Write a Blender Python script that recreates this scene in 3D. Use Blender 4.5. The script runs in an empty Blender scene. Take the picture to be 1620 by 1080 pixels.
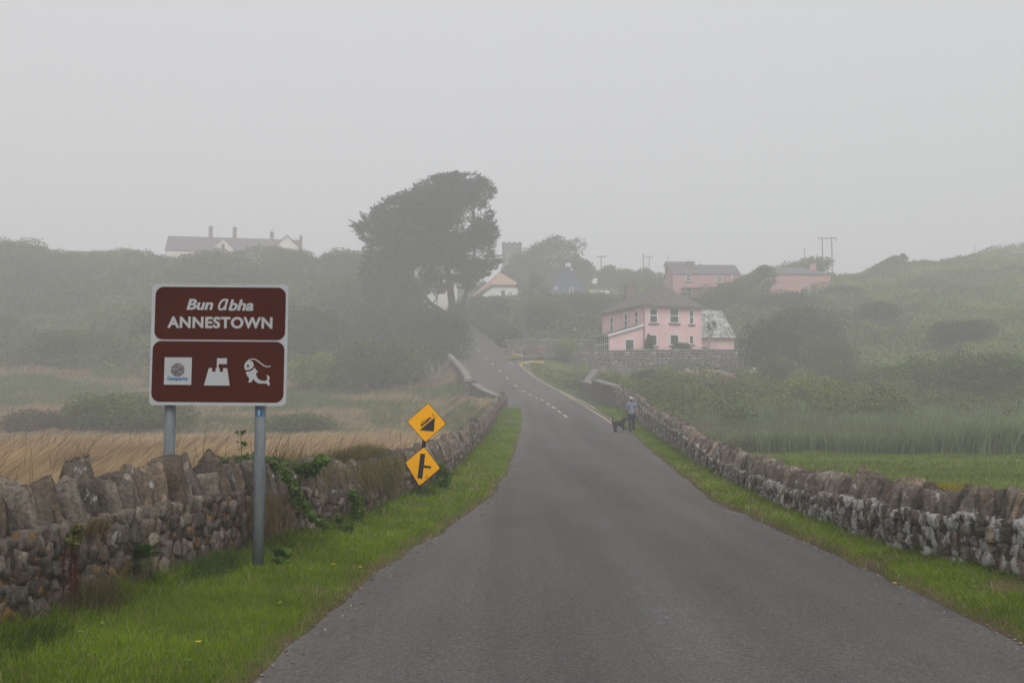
import bpy, bmesh, math, random
import numpy as np
from mathutils import Vector, Matrix

R = math.radians
sc = bpy.context.scene
C = sc.collection
FPX, HZ, EYE = 1575.0, 640.0, 1.6          # focal length in photo pixels, horizon row, eye height
PITCH = math.atan((HZ - 540) / FPX)

# ------------------------------------------------------------------ camera
cd = bpy.data.cameras.new('camera')
cam = bpy.data.objects.new('camera', cd)
C.objects.link(cam)
cd.sensor_width = 36.0
cd.lens = 36.0 * FPX / 1620.0
cd.clip_start = 0.1
cd.clip_end = 3000
cam.location = (0, 0, EYE)
cam.rotation_euler = (R(90) + PITCH, 0, 0)
sc.camera = cam

# ------------------------------------------------------------------ sky, sun, exposure
SUN_EL, SUN_AZ = 50, 165                     # degrees; azimuth clockwise from +Y
wd = bpy.data.worlds.new('World')
sc.world = wd
wd.use_nodes = True
nt = wd.node_tree
nt.nodes.clear()
sky = nt.nodes.new('ShaderNodeTexSky')
sky.sky_type = 'NISHITA'
sky.sun_disc = False
sky.sun_elevation = R(SUN_EL)
sky.sun_rotation = R(SUN_AZ)
sky.air_density = 1.0
sky.dust_density = 3.0
hs = nt.nodes.new('ShaderNodeHueSaturation')
hs.inputs['Saturation'].default_value = 0.10
mx = nt.nodes.new('ShaderNodeMixRGB')
mx.inputs['Fac'].default_value = 0.80
mx.inputs['Color2'].default_value = (6.0, 6.05, 6.3, 1)      # even cloud cover over the clear-sky model
bg = nt.nodes.new('ShaderNodeBackground')
bg.inputs['Strength'].default_value = 0.10
wo = nt.nodes.new('ShaderNodeOutputWorld')
nt.links.new(sky.outputs[0], hs.inputs['Color'])
nt.links.new(hs.outputs[0], mx.inputs['Color1'])
wtc = nt.nodes.new('ShaderNodeTexCoord')
wsp = nt.nodes.new('ShaderNodeSeparateXYZ')
wmr = nt.nodes.new('ShaderNodeMapRange')            # overcast sky: brighter overhead than at the horizon
wmr.inputs['From Min'].default_value = 0.0
wmr.inputs['From Max'].default_value = 0.5
wmr.inputs['To Min'].default_value = 0.94
wmr.inputs['To Max'].default_value = 1.20
wml = nt.nodes.new('ShaderNodeVectorMath')
wml.operation = 'SCALE'
nt.links.new(wtc.outputs['Generated'], wsp.inputs[0])
nt.links.new(wsp.outputs['Z'], wmr.inputs['Value'])
nt.links.new(mx.outputs[0], wml.inputs[0])
nt.links.new(wmr.outputs[0], wml.inputs['Scale'])
nt.links.new(wml.outputs[0], bg.inputs['Color'])
nt.links.new(bg.outputs[0], wo.inputs['Surface'])

sd = bpy.data.lights.new('sun', 'SUN')
sd.energy = 1.5
sd.angle = R(40)
sd.color = (1.0, 0.97, 0.93)
so = bpy.data.objects.new('sun', sd)
C.objects.link(so)
so.rotation_euler = Vector((math.sin(R(SUN_AZ)) * math.cos(R(SUN_EL)), math.cos(R(SUN_AZ)) * math.cos(R(SUN_EL)),
                            math.sin(R(SUN_EL)))).to_track_quat('Z', 'Y').to_euler()

sc.view_settings.view_transform = 'Standard'
sc.view_settings.look = 'None'
sc.view_settings.exposure = 0.18
sc.view_settings.gamma = 1.0
sc.cycles.use_denoising = True
sc.cycles.max_bounces = 8
sc.cycles.diffuse_bounces = 3
sc.cycles.volume_bounces = 3
sc.cycles.use_adaptive_sampling = True

# ------------------------------------------------------------------ general helpers
_cp, _sp = math.cos(PITCH), math.sin(PITCH)


def P(px, py, Y):
    """Photo pixel and real distance (metres ahead) -> a point in the world."""
    u, v = (px - 810) / FPX, (540 - py) / FPX
    dy, dz = _cp - v * _sp, _sp + v * _cp
    t = Y / dy
    return Vector((u * t, Y, EYE + dz * t))


def PX(px, Y):
    return (px - 810) / FPX * Y


def interp(x, xs, ys):
    return np.interp(x, xs, ys)


def smooth(a, b, x):
    t = np.clip((x - a) / (b - a), 0, 1)
    return t * t * (3 - 2 * t)


_lat = {}


def vnoise(x, y, seed=0):
    """Smooth value noise in [0,1] on arrays."""
    if seed not in _lat:
        _lat[seed] = np.random.RandomState(seed + 11).rand(256, 256)
    g = _lat[seed]
    x = np.asarray(x, float) + 1000.0
    y = np.asarray(y, float) + 1000.0
    xi, yi = np.floor(x).astype(int), np.floor(y).astype(int)
    fx, fy = x - xi, y - yi
    fx, fy = fx * fx * (3 - 2 * fx), fy * fy * (3 - 2 * fy)
    a, b = g[xi % 256, yi % 256], g[(xi + 1) % 256, yi % 256]
    c, d = g[xi % 256, (yi + 1) % 256], g[(xi + 1) % 256, (yi + 1) % 256]
    return (a * (1 - fx) + b * fx) * (1 - fy) + (c * (1 - fx) + d * fx) * fy


def fbm(x, y, seed=0, oct=3):
    s, a, t = 0, 1.0, 0
    for k in range(oct):
        s = s + a * vnoise(np.asarray(x) * 2 ** k, np.asarray(y) * 2 ** k, seed + k)
        t += a
        a *= 0.5
    return s / t


def tag(o, label=None, cat=None, group=None, kind=None):
    if label: o['label'] = label
    if cat: o['category'] = cat
    if group: o['group'] = group
    if kind: o['kind'] = kind
    return o


def thing(name, label, cat, loc=(0, 0, 0), rotz=0.0, group=None):
    o = bpy.data.objects.new(name, None)
    C.objects.link(o)
    o.empty_display_size = 0.3
    o.location = loc
    o.rotation_euler = (0, 0, rotz)
    return tag(o, label, cat, group)


def np_mesh(name, V, F, col=None, smoothf=False):
    """Mesh from arrays; F is (n,3) or (n,4); col is one colour per vertex."""
    V = np.asarray(V, np.float32)
    F = np.asarray(F, np.int32)
    me = bpy.data.meshes.new(name)
    k = F.shape[1]
    me.vertices.add(len(V))
    me.vertices.foreach_set('co', V.ravel())
    me.loops.add(F.size)
    me.loops.foreach_set('vertex_index', F.ravel())
    me.polygons.add(len(F))
    me.polygons.foreach_set('loop_start', np.arange(0, F.size, k, dtype=np.int32))
    me.polygons.foreach_set('loop_total', np.full(len(F), k, np.int32))
    if smoothf:
        me.polygons.foreach_set('use_smooth', np.ones(len(F), bool))
    me.update(calc_edges=True)
    if col is not None:
        a = me.color_attributes.new('tint', 'FLOAT_COLOR', 'POINT')
        c = np.ones((len(V), 4), np.float32)
        c[:, :3] = col
        a.data.foreach_set('color', c.ravel())
    me.validate()
    return me


def link(name, me, m, parent=None):
    if m is not None:
        me.materials.clear()
        me.materials.append(m)
    o = bpy.data.objects.new(name, me)
    C.objects.link(o)
    if parent is not None:
        o.parent = parent
    return o


def dup(root, loc, rotz=0.0, scale=(1, 1, 1)):
    r = root.copy()
    C.objects.link(r)
    r.location = loc
    r.rotation_euler = (0, 0, rotz)
    r.scale = scale
    for ch in list(root.children):
        c = ch.copy()
        C.objects.link(c)
        c.parent = r
        for g in ch.children:
            d = g.copy()
            C.objects.link(d)
            d.parent = c
    return r


class MB:
    """Collects shapes in local space and links them as ONE mesh object."""

    def __init__(self):
        self.v, self.f = [], []

    def add(self, v, f):
        n = len(self.v)
        self.v += [tuple(p) for p in v]
        self.f += [tuple(i + n for i in q) for q in f]
        return self

    def box(self, x0, x1, y0, y1, z0, z1):
        v = [(x, y, z) for z in (z0, z1) for (x, y) in ((x0, y0), (x1, y0), (x1, y1), (x0, y1))]
        return self.add(v, [(3, 2, 1, 0), (4, 5, 6, 7), (0, 1, 5, 4), (1, 2, 6, 5), (2, 3, 7, 6), (3, 0, 4, 7)])

    def prism(self, pts, z0, z1):
        """plan polygon (counter-clockwise) extruded from z0 to z1"""
        n = len(pts)
        v = [(x, y, z0) for x, y in pts] + [(x, y, z1) for x, y in pts]
        f = [tuple(range(n - 1, -1, -1)), tuple(range(n, 2 * n))]
        f += [(i, (i + 1) % n, n + (i + 1) % n, n + i) for i in range(n)]
        return self.add(v, f)

    def plate(self, pts, y, th):
        """outline in the XZ plane (counter-clockwise seen from -Y), front face at y, thickness th backwards"""
        n = len(pts)
        v = [(x, y, z) for x, z in pts] + [(x, y + th, z) for x, z in pts]
        f = [tuple(range(n)), tuple(range(2 * n - 1, n - 1, -1))]
        f += [(i, n + i, n + (i + 1) % n, (i + 1) % n) for i in range(n)]
        return self.add(v, f)

    def tube(self, pts, rad, n=8, cap=True):
        pts = [Vector(p) for p in pts]
        rad = rad if isinstance(rad, (list, tuple)) else [rad] * len(pts)
        rings = []
        v = []
        for i, p in enumerate(pts):
            d = (pts[min(i + 1, len(pts) - 1)] - pts[max(i - 1, 0)]).normalized()
            a = d.orthogonal().normalized() if i == 0 else (a - d * a.dot(d)).normalized()
            b = d.cross(a)
            for k in range(n):
                t = 2 * math.pi * k / n
                v.append(p + (a * math.cos(t) + b * math.sin(t)) * rad[i])
        f = []
        for i in range(len(pts) - 1):
            for k in range(n):
                q = (k + 1) % n
                f.append((i * n + k, i * n + q, (i + 1) * n + q, (i + 1) * n + k))
        if cap:
            f.append(tuple(range(n - 1, -1, -1)))
            f.append(tuple((len(pts) - 1) * n + k for k in range(n)))
        return self.add(v, f)

    def build(self, name, m, parent=None, bevel=0, smoothf=False, seg=2):
        bm = bmesh.new()
        vs = [bm.verts.new(p) for p in self.v]
        for q in self.f:
            try:
                bm.faces.new([vs[i] for i in q])
            except ValueError:
                pass
        bmesh.ops.recalc_face_normals(bm, faces=bm.faces)
        if bevel:
            es = [e for e in bm.edges if len(e.link_faces) == 2 and e.calc_face_angle(0) > 0.5]
            bmesh.ops.bevel(bm, geom=es, offset=bevel, segments=seg, affect='EDGES', clamp_overlap=True)
        big = [f for f in bm.faces if len(f.verts) > 4]
        if big:
            bmesh.ops.triangulate(bm, faces=big)
        me = bpy.data.meshes.new(name)
        bm.to_mesh(me)
        bm.free()
        if smoothf:
            for p in me.polygons: p.use_smooth = True
        return link(name, me, m, parent)


# ------------------------------------------------------------------ materials
def new_mat(name):
    m = bpy.data.materials.new(name)
    m.use_nodes = True
    b = m.node_tree.nodes['Principled BSDF']
    b.inputs['Specular IOR Level'].default_value = 0.3
    return m, m.node_tree, b


def ramp(t, fac, stops):
    r = t.nodes.new('ShaderNodeValToRGB')
    e = r.color_ramp.elements
    while len(e) < len(stops): e.new(0.5)
    for k, (p, c) in enumerate(stops):
        e[k].position = p
        e[k].color = (*c, 1) if len(c) == 3 else c
    t.links.new(fac, r.inputs[0])
    return r.outputs[0]


def noise(t, scale, detail=4, rough=0.6, coord='Object', stretch=None):
    tc = t.nodes.new('ShaderNodeTexCoord')
    n = t.nodes.new('ShaderNodeTexNoise')
    n.inputs['Scale'].default_value = scale
    n.inputs['Detail'].default_value = detail
    n.inputs['Roughness'].default_value = rough
    src = tc.outputs[coord]
    if stretch:
        mp = t.nodes.new('ShaderNodeMapping')
        mp.inputs['Scale'].default_value = stretch
        t.links.new(src, mp.inputs[0])
        src = mp.outputs[0]
    t.links.new(src, n.inputs['Vector'])
    return n.outputs['Fac']


def mix(t, fac, a, b, mode='MIX'):
    m = t.nodes.new('ShaderNodeMixRGB')
    m.blend_type = mode
    for k, s in ((0, fac), (1, a), (2, b)):
        if hasattr(s, 'is_output') or hasattr(s, 'links'):
            t.links.new(s, m.inputs[k])
        elif isinstance(s, (int, float)):
            m.inputs[k].default_value = s
        else:
            m.inputs[k].default_value = (*s, 1)
    return m.outputs[0]


def attr(t, name='tint'):
    a = t.nodes.new('ShaderNodeAttribute')
    a.attribute_name = name
    return a.outputs['Color']


def bump(t, b, h, strength=0.3, dist=0.02):
    n = t.nodes.new('ShaderNodeBump')
    n.inputs['Strength'].default_value = strength
    n.inputs['Distance'].default_value = dist
    t.links.new(h, n.inputs['Height'])
    t.links.new(n.outputs[0], b.inputs['Normal'])


def m_plain(name, col, rough=0.7, var=0.25, scale=3.0, bmp=0.0, metal=0.0, spec=0.3, stretch=None):
    m, t, b = new_mat(name)
    n = noise(t, scale, 5, 0.6, stretch=stretch)
    lo = tuple(c * (1 - var) for c in col)
    hi = tuple(min(1, c * (1 + var)) for c in col)
    t.links.new(ramp(t, n, [(0.3, lo), (0.7, hi)]), b.inputs['Base Color'])
    b.inputs['Roughness'].default_value = rough
    b.inputs['Metallic'].default_value = metal
    b.inputs['Specular IOR Level'].default_value = spec
    if bmp: bump(t, b, noise(t, scale * 4, 4), bmp, 0.02)
    return m


def m_tint(name, rough=0.8, trans=0.25, var=0.25, scale=2.0):
    """Leaf/blade material: colour comes from the per-vertex tint, some light passes through."""
    m, t, b = new_mat(name)
    c = mix(t, 1.0, attr(t), ramp(t, noise(t, scale, 3), [(0.3, (1 - var,) * 3), (0.7, (1 + var,) * 3)]), 'MULTIPLY')
    t.links.new(c, b.inputs['Base Color'])
    b.inputs['Roughness'].default_value = rough
    b.inputs['Specular IOR Level'].default_value = 0.2
    if trans:
        tr = t.nodes.new('ShaderNodeBsdfTranslucent')
        t.links.new(c, tr.inputs['Color'])
        ms = t.nodes.new('ShaderNodeMixShader')
        ms.inputs[0].default_value = trans
        t.links.new(b.outputs[0], ms.inputs[1])
        t.links.new(tr.outputs[0], ms.inputs[2])
        t.links.new(ms.outputs[0], t.nodes['Material Output'].inputs['Surface'])
    return m


def m_asphalt():
    m, t, b = new_mat('asphalt')
    fine = noise(t, 60, 4, 0.85)
    grit = noise(t, 24, 4, 0.8)
    big = noise(t, 0.45, 4, 0.6, stretch=(1, 0.35, 1))
    c = ramp(t, big, [(0.35, (0.078, 0.074, 0.070)), (0.7, (0.104, 0.099, 0.094))])
    c = mix(t, 1.0, c, ramp(t, fine, [(0.28, (0.35,) * 3), (0.5, (1.0,) * 3), (0.72, (2.0,) * 3)]), 'MULTIPLY')
    c = mix(t, 1.0, c, ramp(t, grit, [(0.35, (0.78,) * 3), (0.65, (1.22,) * 3)]), 'MULTIPLY')
    scuff = ramp(t, noise(t, 1.1, 5, 0.7, stretch=(2.2, 0.5, 1)), [(0.66, (0, 0, 0)), (0.74, (1, 1, 1))])
    c = mix(t, scuff, c, mix(t, 1.0, c, (1.22, 1.22, 1.25), 'MULTIPLY'))
    c = mix(t, 1.0, c, ramp(t, noise(t, 1.0, 3, 0.5, stretch=(1.3, 0.03, 1)), [(0.35, (0.84, 0.84, 0.845)), (0.65, (1.15, 1.15, 1.16))]), 'MULTIPLY')
    crk = ramp(t, noise(t, 1.6, 6, 0.8, stretch=(0.5, 1.6, 1)), [(0.497, (0, 0, 0)), (0.5, (0.55,) * 3), (0.503, (0, 0, 0))])
    c = mix(t, mix(t, 1.0, crk, ramp(t, noise(t, 0.35, 2, 0.5), [(0.5, (0, 0, 0)), (0.62, (1, 1, 1))]), 'MULTIPLY'), c, (0.03, 0.03, 0.03))
    # a little sandy wear where the tint attribute says the edge is
    e = attr(t, 'tint')
    c = mix(t, e, c, mix(t, 1.0, (0.20, 0.165, 0.13), ramp(t, grit, [(0.3, (0.6,) * 3), (0.7, (1.4,) * 3)]), 'MULTIPLY'))
    t.links.new(c, b.inputs['Base Color'])
    b.inputs['Roughness'].default_value = 0.88
    bump(t, b, fine, 0.5, 0.006)
    return m


def m_stone(name='wall_stone', orange=0.55, white=0.5, moss=0.3):
    m, t, b = new_mat(name)
    n1 = noise(t, 5.0, 7, 0.7)
    n2 = noise(t, 26.0, 5, 0.75)
    c = mix(t, 1.0, attr(t), ramp(t, n1, [(0.28, (0.48, 0.47, 0.46)), (0.5, (1, 1, 1)), (0.72, (1.6, 1.57, 1.5))]), 'MULTIPLY')
    c = mix(t, 1.0, c, ramp(t, n2, [(0.32, (0.45,) * 3), (0.68, (1.6,) * 3)]), 'MULTIPLY')
    wl = ramp(t, noise(t, 7.5, 6, 0.65, stretch=(1, 1, 0.55)), [(0.70 - 0.14 * white, (0, 0, 0)), (0.745 - 0.14 * white, (1, 1, 1))])
    c = mix(t, wl, c, (0.37, 0.365, 0.35))
    tc = t.nodes.new('ShaderNodeTexCoord')
    if orange:
        ol = ramp(t, noise(t, 9.0, 6, 0.7), [(0.70 - 0.13 * orange, (0, 0, 0)), (0.75 - 0.13 * orange, (1, 1, 1))])
        c = mix(t, ol, c, (0.27, 0.14, 0.045))
    if moss:
        ml = ramp(t, noise(t, 3.0, 5, 0.7), [(0.62, (0, 0, 0)), (0.75, (moss,) * 3)])
        c = mix(t, ml, c, (0.07, 0.075, 0.03))
    t.links.new(c, b.inputs['Base Color'])
    b.inputs['Roughness'].default_value = 0.93
    bump(t, b, n2, 0.8, 0.03)
    return m


def m_ground():
    m, t, b = new_mat('ground')
    c = mix(t, 1.0, attr(t), ramp(t, noise(t, 0.9, 6, 0.7), [(0.3, (0.7,) * 3), (0.7, (1.3,) * 3)]), 'MULTIPLY')
    c = mix(t, 1.0, c, ramp(t, noise(t, 9, 5, 0.8), [(0.3, (0.7,) * 3), (0.7, (1.3,) * 3)]), 'MULTIPLY')
    t.links.new(c, b.inputs['Base Color'])
    b.inputs['Roughness'].default_value = 1.0
    b.inputs['Specular IOR Level'].default_value = 0.1
    bump(t, b, noise(t, 14, 5, 0.8), 0.7, 0.05)
    return m


def m_slate(name, a, bcol, lichen=0.0):
    m, t, b = new_mat(name)
    tc = t.nodes.new('ShaderNodeTexCoord')
    br = t.nodes.new('ShaderNodeTexBrick')
    br.inputs['Scale'].default_value = 1.0
    br.inputs['Brick Width'].default_value = 0.35
    br.inputs['Row Height'].default_value = 0.28
    br.inputs['Mortar Size'].default_value = 0.02
    br.inputs['Color1'].default_value = (*a, 1)
    br.inputs['Color2'].default_value = (*bcol, 1)
    br.inputs['Mortar'].default_value = (*(x * 0.6 for x in a), 1)
    t.links.new(tc.outputs['Object'], br.inputs['Vector'])
    c = mix(t, 1.0, br.outputs['Color'], ramp(t, noise(t, 1.2, 6, 0.7), [(0.3, (0.75,) * 3), (0.7, (1.3,) * 3)]), 'MULTIPLY')
    if lichen:
        l = ramp(t, noise(t, 2.6, 6, 0.75), [(0.62 - lichen * 0.15, (0, 0, 0)), (0.68 - lichen * 0.15, (1, 1, 1))])
        c = mix(t, l, c, (0.5, 0.5, 0.47))
    t.links.new(c, b.inputs['Base Color'])
    b.inputs['Roughness'].default_value = 0.8
    bump(t, b, br.outputs['Fac'], 0.4, 0.02)
    return m


M = dict(
    asphalt=m_asphalt(), ground=m_ground(),
    lawn=m_tint('lawn_blades', 0.7, 0.3, 0.2, 1.2), dry=m_tint('dry_grass', 0.8, 0.25, 0.25, 0.6),
    leaf=m_tint('leaves', 0.75, 0.2, 0.25, 0.5), nearleaf=m_tint('near_leaves', 0.6, 0.25, 0.25, 9),
    stone=m_stone('wall_stone', 0.1, 0.45, 0.5), stone_r=m_stone('lichen_stone', 0.1, 0.68, 0.3),
    rubble=m_stone('orange_lichen_stone', 0.8, 0.45, 0.4), rubble_r=m_stone('white_lichen_stone', 0.15, 1.35, 0.4),
    far_stone=m_stone('far_stone', 0.35, 0.5, 0.5),
    mortar_orange=None, mortar=m_plain('mortar_gaps', (0.035, 0.030, 0.024), 1, 0.4, 9, 0.5),
    concrete=m_plain('weathered_concrete', (0.23, 0.21, 0.19), 0.9, 0.3, 1.5, 0.3),
    parapet=m_plain('dark_concrete', (0.12, 0.11, 0.10), 0.9, 0.3, 2.0, 0.3),
    stone_plain=m_tint('gravel_stone', 0.9, 0.0, 0.3, 30), ramp=m_plain('grey_render', (0.17, 0.16, 0.15), 0.9, 0.3, 1.5, 0.3), galv=m_plain('galvanised_steel', (0.15, 0.165, 0.175), 0.6, 0.35, 9.0, 0.1, 0.2, 0.35, stretch=(1, 1, 0.25)),
    sign_white=m_plain('sign_white', (0.42, 0.435, 0.455), 0.5, 0.05, 2.0),
    sign_brown=m_plain('sign_brown', (0.062, 0.0095, 0.0045), 0.9, 0.12, 1.5, spec=0.02),
    sign_blue=m_plain('sign_blue', (0.03, 0.16, 0.33), 0.5, 0.05),
    sign_grey=m_plain('sign_back', (0.30, 0.31, 0.32), 0.6, 0.1),
    amber=m_plain('sign_amber', (0.98, 0.44, 0.0), 0.8, 0.05, 4, spec=0.05),
    black=m_plain('sign_black', (0.014, 0.014, 0.015), 0.6, 0.1),
    pole_black=m_plain('black_steel', (0.016, 0.018, 0.017), 0.5, 0.2),
    scratch=m_plain('pen_scribble', (0.20, 0.08, 0.006), 0.7, 0.1),
    bark=m_plain('bark', (0.055, 0.047, 0.038), 0.95, 0.3, 2, 0.5),
    dead=m_plain('dead_wood', (0.30, 0.28, 0.25), 0.9, 0.2, 2),
    wood_pole=m_plain('pole_wood', (0.16, 0.145, 0.13), 0.9, 0.2),
    pink=m_plain('pink_render', (0.80, 0.53, 0.53), 0.9, 0.10, 0.7, 0.1),
    salmon=m_plain('salmon_render', (0.50, 0.275, 0.265), 0.9, 0.12, 0.6, 0.1),
    blue=m_plain('blue_render', (0.07, 0.10, 0.19), 0.9, 0.10, 0.7),
    cream=m_plain('cream_render', (0.72, 0.66, 0.58), 0.9, 0.10, 0.7),
    white=m_plain('white_render', (0.78, 0.78, 0.78), 0.9, 0.08, 0.7),
    frame=m_plain('white_frame', (0.78, 0.80, 0.80), 0.6, 0.05),
    sill=m_plain('sill_stone', (0.16, 0.12, 0.12), 0.9, 0.2),
    slate=m_slate('slate_roof', (0.105, 0.09, 0.085), (0.14, 0.12, 0.115), 0.15),
    slate_w=m_slate('lichened_slate', (0.14, 0.145, 0.14), (0.18, 0.185, 0.18), 1.0),
    slate_far=m_slate('far_slate', (0.13, 0.115, 0.125), (0.15, 0.135, 0.145)),
    thatch=m_plain('thatch', (0.42, 0.29, 0.21), 1.0, 0.22, 1.5, 0.5, stretch=(3, 1, 0.6)),
    glass=m_plain('window_glass', (0.045, 0.05, 0.055), 0.15, 0.3, 0.5, spec=0.5),
    red_paint=m_plain('red_paint', (0.20, 0.02, 0.025), 0.6, 0.1),
    brick=m_plain('chimney_brick', (0.20, 0.165, 0.145), 0.95, 0.25, 4),
    clay=m_plain('clay_pot', (0.33, 0.15, 0.09), 0.9, 0.15),
    white_paint=m_plain('road_white_paint', (0.50, 0.48, 0.45), 0.8, 0.25, 5),
    yellow_paint=m_plain('road_yellow_paint', (0.50, 0.40, 0.25), 0.8, 0.25, 5),
    kerb_yellow=m_plain('kerb_yellow_paint', (0.58, 0.33, 0.09), 0.8, 0.15, 4),
    skin=m_plain('skin', (0.42, 0.24, 0.19), 0.6, 0.06),
    shirt=m_plain('grey_blue_cotton', (0.19, 0.22, 0.31), 0.9, 0.18, 14),
    trousers=m_plain('navy_cloth', (0.018, 0.020, 0.036), 0.9, 0.25, 9),
    cap=m_plain('pale_cap_cloth', (0.55, 0.48, 0.47), 0.9, 0.06),
    hair=m_plain('brown_hair', (0.045, 0.028, 0.02), 0.7, 0.2, 30),
    shoe=m_plain('dark_shoe', (0.02, 0.02, 0.022), 0.7, 0.1),
    fur=m_plain('black_fur', (0.010, 0.009, 0.009), 0.85, 0.5, 40, 0.6),
    red_cloth=m_plain('red_cloth', (0.42, 0.03, 0.05), 0.9, 0.1),
    petal_yellow=m_plain('yellow_petal', (0.65, 0.42, 0.01), 0.6, 0.1),
    petal_white=m_plain('white_petal', (0.75, 0.72, 0.70), 0.7, 0.1),
    green_post=m_plain('pale_green_paint', (0.20, 0.30, 0.24), 0.7, 0.1),
    dock=m_plain('dock_seed', (0.075, 0.018, 0.010), 0.9, 0.4, 60, 0.5),
    litter=m_plain('pale_pebble', (0.42, 0.36, 0.33), 0.9, 0.2),
)

_m, _t, _b = new_mat('lichen_joints')
_c = ramp(_t, noise(_t, 14, 6, 0.7), [(0.44, (0.045, 0.036, 0.026)), (0.52, (0.09, 0.065, 0.035)), (0.56, (0.27, 0.145, 0.045)), (0.66, (0.36, 0.20, 0.07))])
_t.links.new(_c, _b.inputs['Base Color'])
_b.inputs['Roughness'].default_value = 1.0
bump(_t, _b, noise(_t, 30, 5, 0.7), 1.0, 0.04)
M['mortar_orange'] = _m

# ------------------------------------------------------------------ road profile: distance, height, left edge, right edge, centre line
RS = np.array([
    (-14, 0, -1.7, 3.3, 0.9), (5.7, 0, -1.55, 3.42, 1.0), (7.3, 0, -1.44, 3.42, 1.0), (10, 0, -1.28, 3.44, 1.1), (12.6, 0, -0.90, 3.40, 1.2),
    (16.3, 0, -0.46, 3.35, 1.4), (20, 0, -0.28, 3.6, 1.7), (24, 0, -0.15, 3.95, 1.9), (31, 0.03, 0.02, 4.5, 2.2), (38, 0.1, 0.18, 5.0, 2.6),
    (44, 0.18, 0.30, 5.5, 2.9), (50, 0.32, 0.42, 5.85, 3.1), (57, 0.82, 0.58, 5.65, 3.15), (65, 1.27, 0.5, 5.5, 2.85), (70, 1.56, -0.35, 5.4, 2.6),
    (75, 1.89, -0.95, 5.15, 2.24), (80, 2.14, -1.4, 4.95, 1.88), (85, 2.46, -1.9, 4.75, 1.4), (90, 2.86, -2.3, 4.2, 0.84), (95, 3.47, -2.9, 3.4, 0.22),
    (101, 4.36, -3.7, 2.3, -0.58), (107, 5.27, -4.6, 1.5, -1.43), (113, 6.26, -5.5, 0.75, -2.33), (119, 7.2, -6.3, -0.2, -3.27),
    (126, 8.55, -7.3, -1.3, -4.4), (133, 9.9, -8.4, -2.6, -5.5), (145, 12.2, -10.1, -4.4, -7.3), (158, 14.6, -12.0, -6.4, -9.2), (171, 16.9, -13.5, -7.6, -10.5),
    (185, 19.2, -14.6, -8.5, -11.5), (200, 20.6, -16.2, -10.0, -13), (214, 21.4, -20, -13.5, -16), (226, 21.8, -28, -19, -22), (240, 22, -40, -28, -34)], float)


def rz(y): return interp(y, RS[:, 0], RS[:, 1])
def rl(y): return interp(y, RS[:, 0], RS[:, 2])
def rr(y): return interp(y, RS[:, 0], RS[:, 3])
def rc(y): return interp(y, RS[:, 0], RS[:, 4])


# walls beside the road: base line on the road side (x, y), height above the ground there
LW = [(-3.9, -6, 1.0), (-3.75, 0, 1.0), (-3.45, 4, 0.98), (-3.28, 6.5, 0.98), (-3.14, 7.6, 0.99), (-2.98, 8.4, 1.0), (-2.84, 9.3, 1.0), (-2.46, 11.05, 0.92), (-2.15, 12.3, 0.80),
      (-1.92, 14.0, 0.74), (-1.74, 16.0, 0.74), (-1.5, 18.2, 0.74), (-1.3, 20.5, 0.76), (-1.25, 28.7, 0.80), (-1.12, 38, 0.85), (-1.0, 50, 0.9), (-0.75, 60, 0.95), (-0.35, 68.5, 0.95)]
RW = [(5.9, -2, 0.85), (5.3, 4, 0.85), (4.75, 7, 0.85), (4.35, 8.6, 0.80), (3.98, 10.6, 0.71), (3.95, 14.4, 0.62), (4.22, 19.5, 0.62), (4.75, 25.7, 0.70), (5.25, 31, 0.85), (5.75, 37.5, 0.97), (6.5, 47, 1.12),
      (6.85, 54, 1.28), (6.95, 60, 1.36), (6.75, 66, 1.36)]
LWa, RWa = np.array(LW), np.array(RW)

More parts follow.
